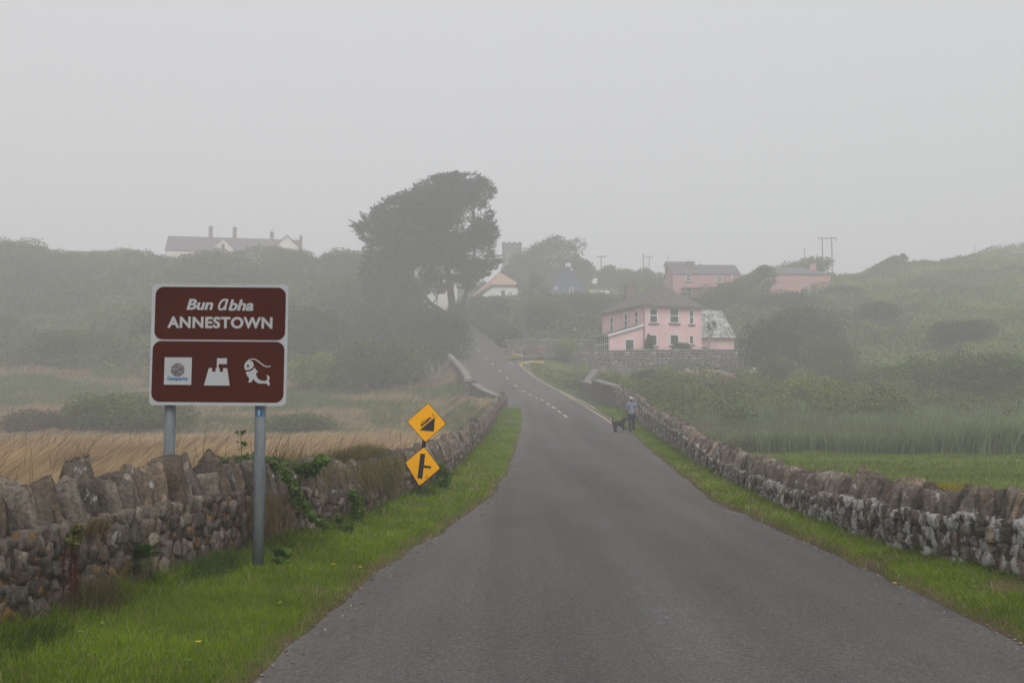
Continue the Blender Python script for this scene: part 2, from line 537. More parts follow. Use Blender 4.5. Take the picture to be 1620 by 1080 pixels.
# ------------------------------------------------------------------ terrain
CPT = np.array([
    (-6, -10, -0.1), (-30, -20, -0.2), (-70, 0, -0.3), (8, -10, -0.2), (30, -20, -0.2), (80, 0, -0.3),
    (-5, 8, 0.22), (-5, 20, 0.12), (-15, 10, 0.2), (-30, 22, 0.05), (-12, 40, -0.25), (-40, 45, -0.5), (-75, 45, -0.4), (-8, 60, -0.5), (-28, 65, -0.5), (-55, 65, -0.4),
    (-6, 75, -0.6), (-15, 80, 0.6), (-35, 80, 0.6), (-60, 82, 1.2), (-90, 80, 2.0),
    (-8.5, 105, 4.0), (-16, 105, 3.9), (-35, 105, 4.6), (-60, 105, 6.0), (-90, 105, 8),
    (-14, 130, 9.5), (-24, 130, 10.5), (-42, 130, 11.5), (-67, 130, 12.5), (-95, 130, 14),
    (-20, 152, 17), (-45, 152, 19), (-75, 152, 20), (-110, 152, 22),
    (-18, 176, 23.0), (-32, 176, 25.6), (-58, 176, 25.8), (-74, 176, 24.8), (-90, 176, 26.6), (-120, 176, 28),
    (-24, 205, 26), (-60, 205, 27.2), (-100, 205, 27.5), (-150, 190, 28), (-30, 260, 27.5), (-100, 260, 28), (-160, 260, 28), (-60, 400, 28), (-200, 400, 28),
    (7, 20, -0.3), (15, 30, -0.4), (15, 40, -0.4), (30, 40, -0.4), (60, 40, -0.4), (90, 50, -0.2), (12, 55, -0.2), (25, 60, 0.0), (50, 62, 0.1), (80, 70, 1.2),
    (10, 75, 1.2), (20, 78, 1.6), (35, 80, 1.8), (55, 82, 2.6), (80, 90, 6),
    (9, 92, 3.2), (18, 98, 3.9), (26, 100, 4.2), (38, 98, 4.6), (55, 102, 7.2), (85, 110, 12),
    (34, 118, 7.6), (48, 118, 10), (66, 125, 13.4), (95, 130, 17),
    (8, 130, 9.2), (20, 135, 10.6), (33, 138, 12.2), (0, 135, 10.4), (8, 150, 14.5), (22, 150, 15.0), (40, 150, 15.6), (55, 150, 17.4), (75, 155, 20.5), (105, 158, 24),
    (-3, 160, 16.5), (2, 176, 20.5), (12, 184, 22.2), (30, 165, 19.2), (46, 166, 19.8), (60, 180, 23.6), (72, 186, 26.6), (84, 190, 29.0), (98, 190, 30.6), (125, 190, 32),
    (0, 205, 24.5), (18, 208, 26.0), (40, 205, 25.5), (60, 215, 26.5), (90, 220, 30), (130, 230, 31),
    (0, 250, 27), (40, 260, 27), (90, 270, 29), (150, 280, 30), (60, 400, 27), (200, 400, 28), (-400, -300, 0), (400, -300, 0), (-400, 400, 28), (400, 400, 30), (0, -300, 0), (-300, 60, 2), (300, 60, 4)], float)


def _u(r2):
    return np.where(r2 > 0, r2 * np.log(np.maximum(r2, 1e-9)), 0)


_S = 100.0
_cx = CPT[:, :2] / _S
_n = len(CPT)
_K = _u(((_cx[:, None] - _cx[None]) ** 2).sum(-1)) + np.eye(_n) * 1e-4
_A = np.zeros((_n + 3, _n + 3))
_A[:_n, :_n] = _K
_A[:_n, _n] = 1
_A[:_n, _n + 1:] = _cx
_A[_n:, :_n] = _A[:_n, _n:].T
_W = np.linalg.solve(_A, np.concatenate([CPT[:, 2], np.zeros(3)]))


def base_h(x, y):
    p = np.stack([np.ravel(x), np.ravel(y)], 1) / _S
    out = np.empty(len(p))
    for s in range(0, len(p), 20000):
        q = p[s:s + 20000]
        k = _u(((q[:, None] - _cx[None]) ** 2).sum(-1))
        out[s:s + 20000] = k @ _W[:_n] + _W[_n] + q @ _W[_n + 1:]
    return out.reshape(np.shape(x))


def H(x, y):
    """height of the ground (the verge level inside the walls)"""
    x = np.asarray(x, float)
    y = np.asarray(y, float)
    x, y = np.broadcast_arrays(x, y)
    h = base_h(x, y)
    far = smooth(40, 70, y)
    h = h + (fbm(x / 3.0, y / 3.0, 3) - 0.5) * (0.25 + 0.5 * far) * smooth(1, 4, np.minimum(np.abs(x - rl(y)), np.abs(x - rr(y))))
    # garden platform of the pink house behind its retaining wall
    pl = smooth(6.5, 8.5, x) * (1 - smooth(27.5, 29, x)) * smooth(109.2, 110.4, y) * (1 - smooth(127, 134, y))
    h = h * (1 - pl) + 7.35 * pl
    # road corridor
    z = rz(y) + 0.02
    lw = np.where(y < 68, rl(y) - interp(y, LWa[:, 1], LWa[:, 0]) + 0.3, 1.3)
    rw = np.where(y < 66, interp(y, RWa[:, 1], RWa[:, 0]) - rr(y) + 0.3, 1.0)
    d = np.maximum(rl(y) - lw - x, x - rr(y) - rw)
    wid = np.where(y < 66, 2.0, 3.5)
    w = smooth(0, 1, d / wid)
    inside = (y > -14) & (y < 238)
    # side road to the right beyond the junction
    g = z * (1 - w) + h * w
    h = np.where(inside, g, h)
    s = (1 - smooth(1.8, 3.4, np.abs(y - (116.6 + (x + 1) * 0.02)))) * smooth(-3, -1, x) * (1 - smooth(5, 7.5, x))
    zs = 6.86
    h = h * (1 - s) + zs * s
    return h


def H1(x, y):
    return float(H(np.array([x]), np.array([y]))[0])


def axis(a0, a1, fine, knots):
    """grid lines from a0 to a1, spacing by knots [(pos, step)...]"""
    out = [a0]
    ps, st = zip(*knots)
    while out[-1] < a1:
        out.append(out[-1] + float(np.interp(out[-1], ps, st)))
    return np.array(out)


gx = axis(-420, 420, 1, [(-420, 25), (-130, 3.0), (-60, 1.2), (-20, 0.6), (-6, 0.3), (8, 0.3), (30, 0.7), (70, 1.2), (130, 3), (420, 25)])
gy = axis(-60, 420, 1, [(-60, 8), (-8, 1.0), (4, 0.4), (30, 0.6), (70, 0.9), (200, 1.5), (260, 5), (420, 25)])
GX, GY = np.meshgrid(gx, gy)
GZ = H(GX, GY)
inroad = (GX > rl(GY) - 0.0) & (GX < rr(GY) + 0.0) & (GY > -14) & (GY < 238)
near_verge = (GY < 66) & (GX > interp(GY, LWa[:, 1], LWa[:, 0]) - 0.1) & (GX < interp(GY, RWa[:, 1], RWa[:, 0]) + 0.1)
GZ = np.where(near_verge, GZ - 0.10, np.where(inroad, GZ - 0.12, GZ))
nx, ny = len(gx), len(gy)
V = np.stack([GX.ravel(), GY.ravel(), GZ.ravel()], 1)
ii = (np.arange(ny - 1)[:, None] * nx + np.arange(nx - 1)[None]).ravel()
F = np.stack([ii, ii + 1, ii + nx + 1, ii + nx], 1)


def zone_col(x, y):
    """own colour of the ground cover by place"""
    n = fbm(x / 9.0, y / 9.0, 20)
    n2 = fbm(x / 2.5, y / 2.5, 25)
    dry = np.array([0.21, 0.155, 0.095])
    grn = np.array([0.085, 0.105, 0.045])
    lush = np.array([0.10, 0.135, 0.022])
    dark = np.array([0.045, 0.058, 0.030])
    bk = np.array([0.085, 0.115, 0.026])
    a = np.clip((n[..., None] - 0.38) * 4 + (n2[..., None] - 0.5), 0, 1)
    left = dry * a + grn * (1 - a)
    wdry = (1 - smooth(50, 68, y))[..., None] * 0.6
    left = left * (1 - wdry) + dry * wdry
    hill = dark * (1 - a) + (dry * 0.35 + grn * 0.5) * a
    hl = smooth(98, 118, y)[..., None]
    left = left * (1 - hl) + hill * hl
    right = np.where((y < 60)[..., None], lush, grn)
    hr = smooth(75, 100, y)[..., None]
    right = right * (1 - hr) + (bk * (0.8 + 0.5 * n2[..., None])) * hr
    s = smooth(0, 4, x)[..., None]
    return left * (1 - s) + right * s


ground = link('ground', np_mesh('ground', V, F, zone_col(GX.ravel(), GY.ravel()), True), M['ground'])
tag(ground, kind='structure')

# ------------------------------------------------------------------ road surface
ys = np.unique(np.concatenate([np.arange(-14, 30, 0.3), np.arange(30, 238, 0.8)]))
us = np.array([0, 0.03, 0.08, 0.16, 0.3, 0.5, 0.7, 0.84, 0.92, 0.97, 1.0])
YY, UU = np.meshgrid(ys, us, indexing='ij')
XL, XR = rl(YY) - 0.35, rr(YY) + 0.35
XX = XL + (XR - XL) * UU
ZZ = rz(YY) + 0.04 * (1 - (2 * UU - 1) ** 2) + 0.01
edge = np.clip(1 - np.minimum(UU, 1 - UU) / 0.10, 0, 1) * 0.6 * (fbm(XX * 1.5, YY * 0.7, 31) > 0.42)
n1, n2 = XX.shape
ii = (np.arange(n1 - 1)[:, None] * n2 + np.arange(n2 - 1)[None]).ravel()
F = np.stack([ii, ii + 1, ii + n2 + 1, ii + n2], 1)
rd = link('road', np_mesh('road', np.stack([XX.ravel(), YY.ravel(), ZZ.ravel()], 1), F, np.repeat(edge.ravel()[:, None], 3, 1), True), M['asphalt'])
tag(rd, kind='structure')


def road_z(x, y):
    u = np.clip((x - rl(y) + 0.35) / (rr(y) - rl(y) + 0.7), 0, 1)
    return rz(y) + 0.04 * (1 - (2 * u - 1) ** 2) + 0.01


# side road
mb = []
sx = np.linspace(-2.6, 6.4, 19)
v, f = [], []
for i, x in enumerate(sx):
    k = float(smooth(-2.6, -0.6, np.array(x)))
    yc = 116.6 + (x + 1) * 0.02
    wA = 2.9 - 0.9 * k
    for s in (-1, -0.5, 0, 0.5, 1):
        yy = yc + s * wA
        z = float(road_z(min(x, float(rr(yy))), yy)) * (1 - smooth(-1.8, 0.6, np.array(x))) + 6.93 * smooth(-1.8, 0.6, np.array(x))
        v.append((x, yy, float(z) + 0.02))
for i in range(len(sx) - 1):
    for j in range(4):
        f.append((i * 5 + j, (i + 1) * 5 + j, (i + 1) * 5 + j + 1, i * 5 + j + 1))
me = np_mesh('side_road', v, f, np.zeros((len(v), 3)), True)
tag(link('side_road', me, M['asphalt']), kind='structure')


# road markings
def strip(pts, w, mb):
    """flat ribbon along pts (x,y) laid on the road"""
    pts = [Vector((p[0], p[1])) for p in pts]
    v = []
    for i, p in enumerate(pts):
        d = (pts[min(i + 1, len(pts) - 1)] - pts[max(0, i - 1)]).normalized()
        nn = Vector((-d.y, d.x))
        for s in (-1, 1):
            q = p + nn * s * w / 2
            v.append((q.x, q.y, float(road_z(q.x, q.y)) + 0.012))
    f = [(2 * i, 2 * i + 2, 2 * i + 3, 2 * i + 1) for i in range(len(pts) - 1)]
    mb.add(v, f)


mk = MB()
for y0 in (57.0, 61.2, 65.4, 69.6, 74, 78, 82.5, 87.5, 93, 99, 105, 111, 117, 123.5, 130, 136):
    yy = np.linspace(y0, y0 + 2.1, 5)
    strip([(rc(t), t) for t in yy], 0.13, mk)
strip([(-0.55, 114.0), (-0.1, 112.9), (0.35, 112.0)], 0.14, mk)
tag(mk.build('road_markings', M['white_paint']), kind='structure')
wm, wt_, wb_ = new_mat('worn_paint')
wb_.inputs['Base Color'].default_value = (0.26, 0.25, 0.27, 1)
wb_.inputs['Roughness'].default_value = 0.9
_tr = wt_.nodes.new('ShaderNodeBsdfTransparent')
_ms = wt_.nodes.new('ShaderNodeMixShader')
wt_.links.new(ramp(wt_, noise(wt_, 7, 8, 0.85), [(0.50, (0, 0, 0)), (0.68, (0.5,) * 3)]), _ms.inputs[0])
wt_.links.new(_tr.outputs[0], _ms.inputs[1])
wt_.links.new(wb_.outputs[0], _ms.inputs[2])
wt_.links.new(_ms.outputs[0], wt_.nodes['Material Output'].inputs['Surface'])
wk = MB()
for y0 in (5.6, 7.0, 9.0, 10.6, 12.4, 15.4, 19, 23):
    strip([(1.02 + 0.01 * y0, y0), (1.03 + 0.012 * y0, y0 + 0.45), (1.0 + 0.012 * y0, y0 + 0.9)], 0.13, wk)
tag(wk.build('worn_markings', wm), kind='structure')
ye = MB()
yy = np.linspace(53, 112, 80)
strip([(rr(t) - 0.12 + (0.12 if t > 56 else 0), t) for t in yy], 0.11, ye)
yy = np.linspace(53.5, 88, 50)
strip([(rr(t) - 0.42 + 0.25 * float(smooth(70, 88, np.array(t))), t) for t in yy], 0.10, ye)
yy = np.linspace(124, 160, 30)
strip([(rr(t) - 0.1, t) for t in yy], 0.12, ye)
tag(ye.build('yellow_road_lines', M['yellow_paint']), kind='structure')


# ------------------------------------------------------------------ verges: raised lawn strips between road edge and wall
def verge(side, y0, y1):
    ys = np.arange(y0, y1, 0.12)
    us = np.array([0, 0.02, 0.06, 0.15, 0.3, 0.5, 0.7, 0.85, 1.0])
    YY, UU = np.meshgrid(ys, us, indexing='ij')
    if side < 0:
        a = rl(YY)
        b = interp(YY, LWa[:, 1], LWa[:, 0]) - 0.15
    else:
        a = rr(YY)
        b = interp(YY, RWa[:, 1], RWa[:, 0]) + 0.15
    jag = (fbm(YY * 0.9, YY * 0 + side, 40, 3) - 0.5) * 0.13 + (vnoise(YY * 3.1, YY * 0 + side, 44) - 0.5) * 0.05
    a = a + side * (-0.06) + jag
    XX = a + (b - a) * UU
    zb = rz(YY)
    lift = 0.012 + 0.065 * smooth(0, 0.12, UU) + 0.05 * smooth(0.5, 1, UU) + (fbm(XX * 2, YY * 2, 46) - 0.5) * 0.05 * smooth(0.02, 0.3, UU)
    ZZ = zb + 0.01 + lift - 0.03 * (UU == 0)
    n1, n2 = XX.shape
    ii = (np.arange(n1 - 1)[:, None] * n2 + np.arange(n2 - 1)[None]).ravel()
    F = np.stack([ii, ii + 1, ii + n2 + 1, ii + n2], 1)
    dist = np.abs(XX - a)
    soil = np.array([0.115, 0.08, 0.055])
    grass = np.array([0.085, 0.115, 0.016])
    k = np.clip(1 - dist / 0.13 + (fbm(XX * 3, YY * 3, 49) - 0.5) * 1.2, 0, 1)[..., None]
    bare = (fbm(XX * 1.2, YY * 1.2, 52) > 0.72)[..., None] * 0.8
    k = np.maximum(k, bare)
    col = soil * k + grass * (1 - k)
    o = link('grass_verge', np_mesh('grass_verge', np.stack([XX.ravel(), YY.ravel(), ZZ.ravel()], 1), F, col.reshape(-1, 3), True), M['ground'])
    tag(o, kind='structure')
    from_grid = (ys, us, XX, ZZ, a, b)
    return from_grid


VG = {-1: verge(-1, -4, 66.5), 1: verge(1, -2, 66.0)}


def verge_point(side, y, u):
    ys, us, XX, ZZ, a, b = VG[side]
    yi = np.clip(((y - ys[0]) / 0.12).astype(int), 0, len(ys) - 1)
    uj = np.clip(np.searchsorted(us, u) - 1, 0, len(us) - 2)
    t = (u - us[uj]) / (us[uj + 1] - us[uj])
    x = XX[yi, uj] * (1 - t) + XX[yi, uj + 1] * t
    z = ZZ[yi, uj] * (1 - t) + ZZ[yi, uj + 1] * t
    return x, z


# ------------------------------------------------------------------ blades
def blades(name, base, hgt, wid, lean, col0, col1, segs, rng, mat, parent=None, cup=0.0):
    """base (n,3); lean (n,2) horizontal tip offset; colours (n,3) at root and tip"""
    n = len(base)
    ang = rng.rand(n) * math.pi
    side = np.stack([np.cos(ang), np.sin(ang), np.zeros(n)], 1)
    V = np.zeros((n, segs * 2 + 1, 3), np.float32)
    Cc = np.zeros((n, segs * 2 + 1, 3), np.float32)
    for s in range(segs + 1):
        t = s / segs
        c = base.copy()
        c[:, 2] += hgt * (t - 0.12 * t * t * np.minimum(1, np.hypot(lean[:, 0], lean[:, 1]) / np.maximum(hgt, 1e-3)))
        c[:, 0] += lean[:, 0] * t ** 1.8
        c[:, 1] += lean[:, 1] * t ** 1.8
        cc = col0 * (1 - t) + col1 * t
        if s < segs:
            w = (wid * (1 - 0.65 * t) / 2)[:, None]
            V[:, 2 * s] = c - side * w
            V[:, 2 * s + 1] = c + side * w
            Cc[:, 2 * s] = cc
            Cc[:, 2 * s + 1] = cc
        else:
            V[:, 2 * s] = c
            Cc[:, 2 * s] = cc
    st = segs * 2 + 1
    b0 = np.arange(n)[:, None] * st
    T = []
    for s in range(segs):
        if s < segs - 1:
            a = 2 * s
            T += [b0 + np.array([[a, a + 1, a + 3]]), b0 + np.array([[a, a + 3, a + 2]])]
        else:
            a = 2 * s
            T += [b0 + np.array([[a, a + 1, a + 2]])]
    F = np.concatenate(T, 0)
    return link(name, np_mesh(name, V.reshape(-1, 3), F, Cc.reshape(-1, 3)), mat, parent)


def pick(rng, n, a, b, jit=0.15):
    t = rng.rand(n, 1)
    a, b = np.array(a), np.array(b)
    return (a * (1 - t) + b * t) * (1 + (rng.rand(n, 1) - 0.5) * 2 * jit)


def leaf_arrays(C0, size, rng, flat=0.0, aspect=0.6):
    """one rhombic leaf clump card per centre"""
    n = len(C0)
    d = rng.normal(size=(n, 3))
    d[:, 2] *= (1 - flat)
    d /= np.linalg.norm(d, axis=1)[:, None]
    e = np.cross(d, rng.normal(size=(n, 3)))
    e /= np.linalg.norm(e, axis=1)[:, None] + 1e-9
    s = (size * (0.6 + 0.8 * rng.rand(n)))[:, None]
    V = np.stack([C0 - d * s * 0.5, C0 + e * s * 0.5 * aspect, C0 + d * s * 0.5, C0 - e * s * 0.5 * aspect], 1)
    F = np.arange(n * 4).reshape(n, 4)
    return V.reshape(-1, 3), F


# lawn on the two verges
for side in (-1, 1):
    rng = np.random.RandomState(5 + side)
    ys, us, XX, ZZ, a, b = VG[side]
    lay = []
    for (ya, yb, den) in ((4.2, 8, 6500), (8, 13, 4200), (13, 24, 1700), (24, 66, 420)):
        wmean = 1.6 if side < 0 and yb < 14 else 1.05
        n = int((yb - ya) * wmean * den)
        y = ya + rng.rand(n) * (yb - ya)
        u = rng.rand(n)
        x, z = verge_point(side, y, u)
        dist = np.abs(x - a[np.clip(((y - ys[0]) / 0.12).astype(int), 0, len(ys) - 1), 0])
        keep = (dist > 0.04) & (rng.rand(n) < np.clip(dist / 0.12, 0.2, 1)) & ~((fbm(x * 1.2, y * 1.2, 52) > 0.72) & (rng.rand(n) < 0.75))
        lay.append(np.stack([x, y, z, dist, u], 1)[keep])
    Q = np.concatenate(lay)
    n = len(Q)
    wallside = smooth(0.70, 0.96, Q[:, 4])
    clump = fbm(Q[:, 0] * 4, Q[:, 1] * 4, 60)
    h = (0.022 + 0.035 * rng.rand(n) + 0.03 * clump) * (1 + 2.0 * wallside * (0.25 + clump * 1.3))
    w = 0.0035 + 0.0011 * np.maximum(Q[:, 1] - 8, 0) ** 0.85
    w *= (1 + wallside * 0.4)
    lean = (rng.rand(n, 2) - 0.5) * h[:, None] * 1.5
    light = fbm(Q[:, 0] * 1.1, Q[:, 1] * 1.1, 63)[:, None]
    c1 = pick(rng, n, (0.135, 0.23, 0.008), (0.25, 0.345, 0.014), 0.25) * (0.62 + 0.75 * light)
    dryf = ((rng.rand(n) < 0.09) | ((Q[:, 3] < 0.13) & (rng.rand(n) < 0.45)))[:, None]
    c1 = np.where(dryf, pick(rng, n, (0.24, 0.19, 0.10), (0.32, 0.25, 0.14)), c1)
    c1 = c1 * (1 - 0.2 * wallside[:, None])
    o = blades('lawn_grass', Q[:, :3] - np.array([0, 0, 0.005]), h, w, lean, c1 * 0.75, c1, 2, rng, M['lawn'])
    tag(o, 'short bright green grass of the ' + ('left' if side < 0 else 'right') + ' roadside verge', 'grass', kind='stuff')

rng = np.random.RandomState(90)
gi = []
for k in range(900):
    side = -1 if rng.rand() < 0.5 else 1
    ys, us, XX, ZZ, a, b = VG[side]
    y = 4.5 + rng.rand() ** 1.6 * 22
    yi = min(int((y - ys[0]) / 0.12), len(ys) - 1)
    x = a[yi, 0] - side * (rng.normal() * 0.09 + 0.03)
    r = 0.003 + 0.006 * rng.rand() ** 3 + 0.0002 * y
    zz_ = float(road_z(x, y)) + r * 0.3 if (x - a[yi, 0]) * side < 0 else float(rz(y)) + 0.03
    q, _r = np.linalg.qr(rng.normal(size=(3, 3)))
    gi.append(((x, y, zz_), q, (r * 1.3, r, r * 0.7)))
GRAVEL = gi

rng = np.random.RandomState(61)
wp = []
for side in (-1, 1):
    ys, us, XX, ZZ, a, b = VG[side]
    for k in range(150):
        y = 4.6 + rng.rand() ** 1.3 * 16
        u = 0.12 + 0.85 * rng.rand() ** 0.7
        x, z = verge_point(side, np.array([y]), np.array([u]))
        m_ = rng.randint(5, 12)
        r = 0.012 + 0.018 * rng.rand()
        for j in range(m_):
            aa = rng.rand() * 6.28
            wp.append((x[0] + math.cos(aa) * r * 0.6, y + math.sin(aa) * r * 0.6, z[0] + 0.035 + 0.02 * rng.rand(), r))
wp = np.array(wp)
Vv, F = leaf_arrays(wp[:, :3], wp[:, 3] * 1.1, rng, 0.75, 0.5)
o = link('verge_weeds', np_mesh('verge_weeds', Vv, F, np.repeat(pick(rng, len(wp), (0.10, 0.18, 0.02), (0.18, 0.27, 0.05), 0.2), 4, 0)), M['nearleaf'])
tag(o, 'small broad leaved weeds scattered through the grass verges', 'weeds', kind='stuff')
ql, hl = [], []
for side in (-1, 1):
    n = 900
    y = 4.6 + rng.rand(n) ** 1.2 * 20
    u = rng.rand(n)
    x, z = verge_point(side, y, u)
    ql.append(np.stack([x, y, z], 1))
Q = np.concatenate(ql)
n = len(Q)
h = 0.07 + 0.09 * rng.rand(n)
c1 = pick(rng, n, (0.26, 0.22, 0.12), (0.42, 0.36, 0.22))
o = blades('dead_stems', Q, h, np.full(n, 0.003) + 0.0006 * np.maximum(Q[:, 1] - 7, 0), (rng.rand(n, 2) - 0.4) * h[:, None] * 2.2, c1, c1, 3, rng, M['dry'])
tag(o, 'pale dead grass stems lying through the green verges', 'grass', kind='stuff')

# ------------------------------------------------------------------ tall dry grass in the field on the left
rng = np.random.RandomState(77)
lay = []
for (ya, yb, den) in ((5, 9, 1700), (9, 14, 1200), (14, 24, 480), (24, 42, 130), (42, 74, 42)):
    xm = -0.56 * yb - 1.5
    n = int((yb - ya) * (-xm - 1.0) * den)
    y = ya + rng.rand(n) * (yb - ya)
    x = xm + rng.rand(n) * (-1.0 - xm)
    k = (x < interp(y, LWa[:, 1], LWa[:, 0]) - 0.52) & (x > -0.56 * y - 1.5)
    lay.append(np.stack([x[k], y[k]], 1))
Q = np.concatenate(lay)
patch = fbm(Q[:, 0] / 5, Q[:, 1] / 5, 70)
Q = Q[(rng.rand(len(Q)) < 0.55 + patch)]
n = len(Q)
x, y = Q[:, 0], Q[:, 1]
z = H(x, y)
patch = fbm(x / 5, y / 5, 70)
tuft = fbm(x / 0.8, y / 0.8, 74)
big_ = fbm(x / 1.9, y / 2.6, 174)
h = (0.42 + 0.36 * rng.rand(n)) * (0.55 + 0.65 * tuft + 0.45 * (big_ - 0.4))
h = h * np.where(y > 55, 0.75, 1.0)
w = 0.0042 + 0.00095 * np.maximum(y - 7, 0)
lean = np.stack([h * (0.45 + 0.5 * rng.rand(n)), h * (rng.rand(n) - 0.5) * 0.5], 1)
c1 = pick(rng, n, (0.44, 0.315, 0.185), (0.68, 0.51, 0.33), 0.25)
gg = pick(rng, n, (0.14, 0.17, 0.03), (0.26, 0.27, 0.06), 0.25)
isg = (rng.rand(n) < np.clip((patch - 0.48) * 2.4, 0.07, 0.75))[:, None]
c1 = np.where(isg, gg, c1) * (0.55 + 0.9 * fbm(x / 1.2, y / 1.8, 178))[:, None]
h = np.where(isg[:, 0], h * 0.75, h)
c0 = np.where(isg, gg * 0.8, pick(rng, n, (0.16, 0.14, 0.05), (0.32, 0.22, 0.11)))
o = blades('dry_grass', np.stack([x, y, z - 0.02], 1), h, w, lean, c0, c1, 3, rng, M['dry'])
tag(o, 'tall tan dry grass bending in the wind in the left field', 'grass', kind='stuff')
rng = np.random.RandomState(177)
n = 520
y = 7 + rng.rand(n) ** 1.3 * 26
x = -2 - rng.rand(n) * 0.56 * y
k = (x < interp(y, LWa[:, 1], LWa[:, 0]) - 0.6)
x, y = x[k], y[k]
n = len(x)
h = 0.75 + 0.4 * rng.rand(n)
c1 = pick(rng, n, (0.10, 0.055, 0.03), (0.24, 0.15, 0.08), 0.2)
o = blades('seed_stalks', np.stack([x, y, H(x, y)], 1), h, 0.006 + 0.0007 * y, np.stack([h * (-0.1 + 0.95 * rng.rand(n)), h * 0.25 * rng.normal(size=n)], 1), c1, c1, 4, rng, M['dry'])
tag(o, 'thin dark seed stalks standing above the dry grass of the left field', 'grass', kind='stuff')

# marsh sward beyond, both sides of the stream: low mixed tufts on the far left meadow
rng = np.random.RandomState(78)
n = 60000
x = -70 + rng.rand(n) * 68
y = 66 + rng.rand(n) * 42
k = (x < rl(y) - 2.2) & (x > -0.56 * y)
x, y = x[k], y[k]
n = len(x)
patch = fbm(x / 7, y / 4, 81)
h = 0.35 + 0.4 * rng.rand(n)
c1 = np.where((patch > 0.52)[:, None], pick(rng, n, (0.34, 0.25, 0.15), (0.48, 0.36, 0.22)), pick(rng, n, (0.11, 0.15, 0.045), (0.18, 0.22, 0.07)))
o = blades('meadow_grass', np.stack([x, y, H(x, y) - 0.02], 1), h, np.full(n, 0.075), np.stack([h * 0.5, h * 0], 1), c1 * 0.75, c1, 2, rng, M['dry'])
tag(o, 'mixed green and tan meadow grass below the left hillside', 'grass', kind='stuff')

# reed bed on the right
rng = np.random.RandomState(79)
n = 120000
y = 38.2 + (rng.rand(n) ** 1.5) * 30
x = 6 + rng.rand(n) * 48
k = (x > interp(y, [38, 60, 66, 82], [8.5, 9.0, 8.6, 8.0])) & (x < 0.56 * y + 3) & (y > 38.3 + 1.2 * vnoise(x / 3, x * 0, 5) + np.clip(14 - x, 0, 20) * 0.3)
x, y = x[k], y[k]
n = len(x)
patch = fbm(x / 5, y / 5, 85)
h = (1.1 + 0.6 * rng.rand(n)) * (0.45 + 1.1 * patch) * interp(y, [38, 48, 62, 82], [0.72, 0.78, 0.9, 0.8])
h *= interp(x, [8, 11, 16], [0.55, 0.8, 1.0])
w = np.full(n, 0.045) + (y - 38) * 0.0012
lean = np.stack([h * (-0.12 + 0.6 * rng.rand(n)), h * (rng.rand(n) - 0.5) * 0.5], 1)
c1 = pick(rng, n, (0.13, 0.165, 0.085), (0.23, 0.275, 0.14), 0.25) * (0.6 + 0.8 * patch[:, None])
br = ((fbm(x / 4, y / 4, 90) > 0.62))[:, None] & (rng.rand(n, 1) < 0.5)
c1 = np.where(br, pick(rng, n, (0.17, 0.125, 0.085), (0.22, 0.165, 0.11)), c1)
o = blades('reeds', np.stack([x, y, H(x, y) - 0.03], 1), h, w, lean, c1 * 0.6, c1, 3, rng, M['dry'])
tag(o, 'dense grey green reed bed beyond the small field on the right', 'reeds', kind='stuff')

# grazed field on the right
rng = np.random.RandomState(80)
n = 90000
y = 9 + rng.rand(n) * 31
x = rng.rand(n) * 26
k = (x > interp(y, RWa[:, 1], RWa[:, 0]) + 0.6) & (x < 0.56 * y + 2)
x, y = x[k], y[k]
n = len(x)
h = 0.05 + 0.09 * rng.rand(n) + 0.08 * fbm(x / 1.5, y / 1.5, 92)
c1 = pick(rng, n, (0.13, 0.17, 0.022), (0.20, 0.25, 0.036), 0.25) * (0.65 + 0.7 * fbm(x / 4, y / 1.5, 95)[:, None])
o = blades('field_grass', np.stack([x, y, H(x, y) - 0.01], 1), h, 0.008 + 0.001 * y, (rng.rand(n, 2) - 0.3) * h[:, None], c1 * 0.8, c1, 2, rng, M['lawn'])
tag(o, 'short green grass of the small field behind the right wall', 'grass', kind='stuff')


# ------------------------------------------------------------------ leaf clouds
def blob_points(blobs, n, rng, shell=0.55):
    bl = np.array(blobs, float)
    area = bl[:, 3] * bl[:, 4] + bl[:, 4] * bl[:, 5] + bl[:, 3] * bl[:, 5]
    idx = rng.choice(len(bl), n, p=area / area.sum())
    d = rng.normal(size=(n, 3))
    d /= np.linalg.norm(d, axis=1)[:, None]
    r = shell + (1.06 - shell) * rng.rand(n) ** 0.7
    r *= 0.86 + 0.28 * vnoise(d[:, 0] * 2.5 + idx * 3.1, d[:, 2] * 2.5 + d[:, 1] * 2, 7)
    b = bl[idx]
    return b[:, :3] + d * b[:, 3:6] * r[:, None], idx


def foliage(name, blobs, n, size, cols, rng, parent=None, shell=0.5, mat='leaf', flat=0.0, aspect=0.6, clipz=None):
    pts, idx = blob_points(blobs, n, rng, shell)
    if clipz is not None:
        pts = pts[pts[:, 2] > clipz]
    n = len(pts)
    Vv, F = leaf_arrays(pts, np.full(n, size), rng, flat, aspect)
    c = pick(rng, n, cols[0], cols[1], 0.25)
    cl = 0.65 + 0.7 * fbm(pts[:, 0] / (size * 4) + 9, pts[:, 2] / (size * 4) + pts[:, 1] / (size * 5), 15)
    c = np.repeat(c * cl[:, None], 4, 0)
    return link(name, np_mesh(name, Vv, F, c), M[mat], parent)


GREENS = dict(dark=((0.034, 0.048, 0.014), (0.064, 0.084, 0.022)), mid=((0.068, 0.095, 0.018), (0.13, 0.165, 0.028)),
              light=((0.125, 0.16, 0.022), (0.21, 0.245, 0.04)), brown=((0.085, 0.07, 0.042), (0.14, 0.11, 0.06)),
              grey=((0.06, 0.075, 0.05), (0.10, 0.12, 0.075)))


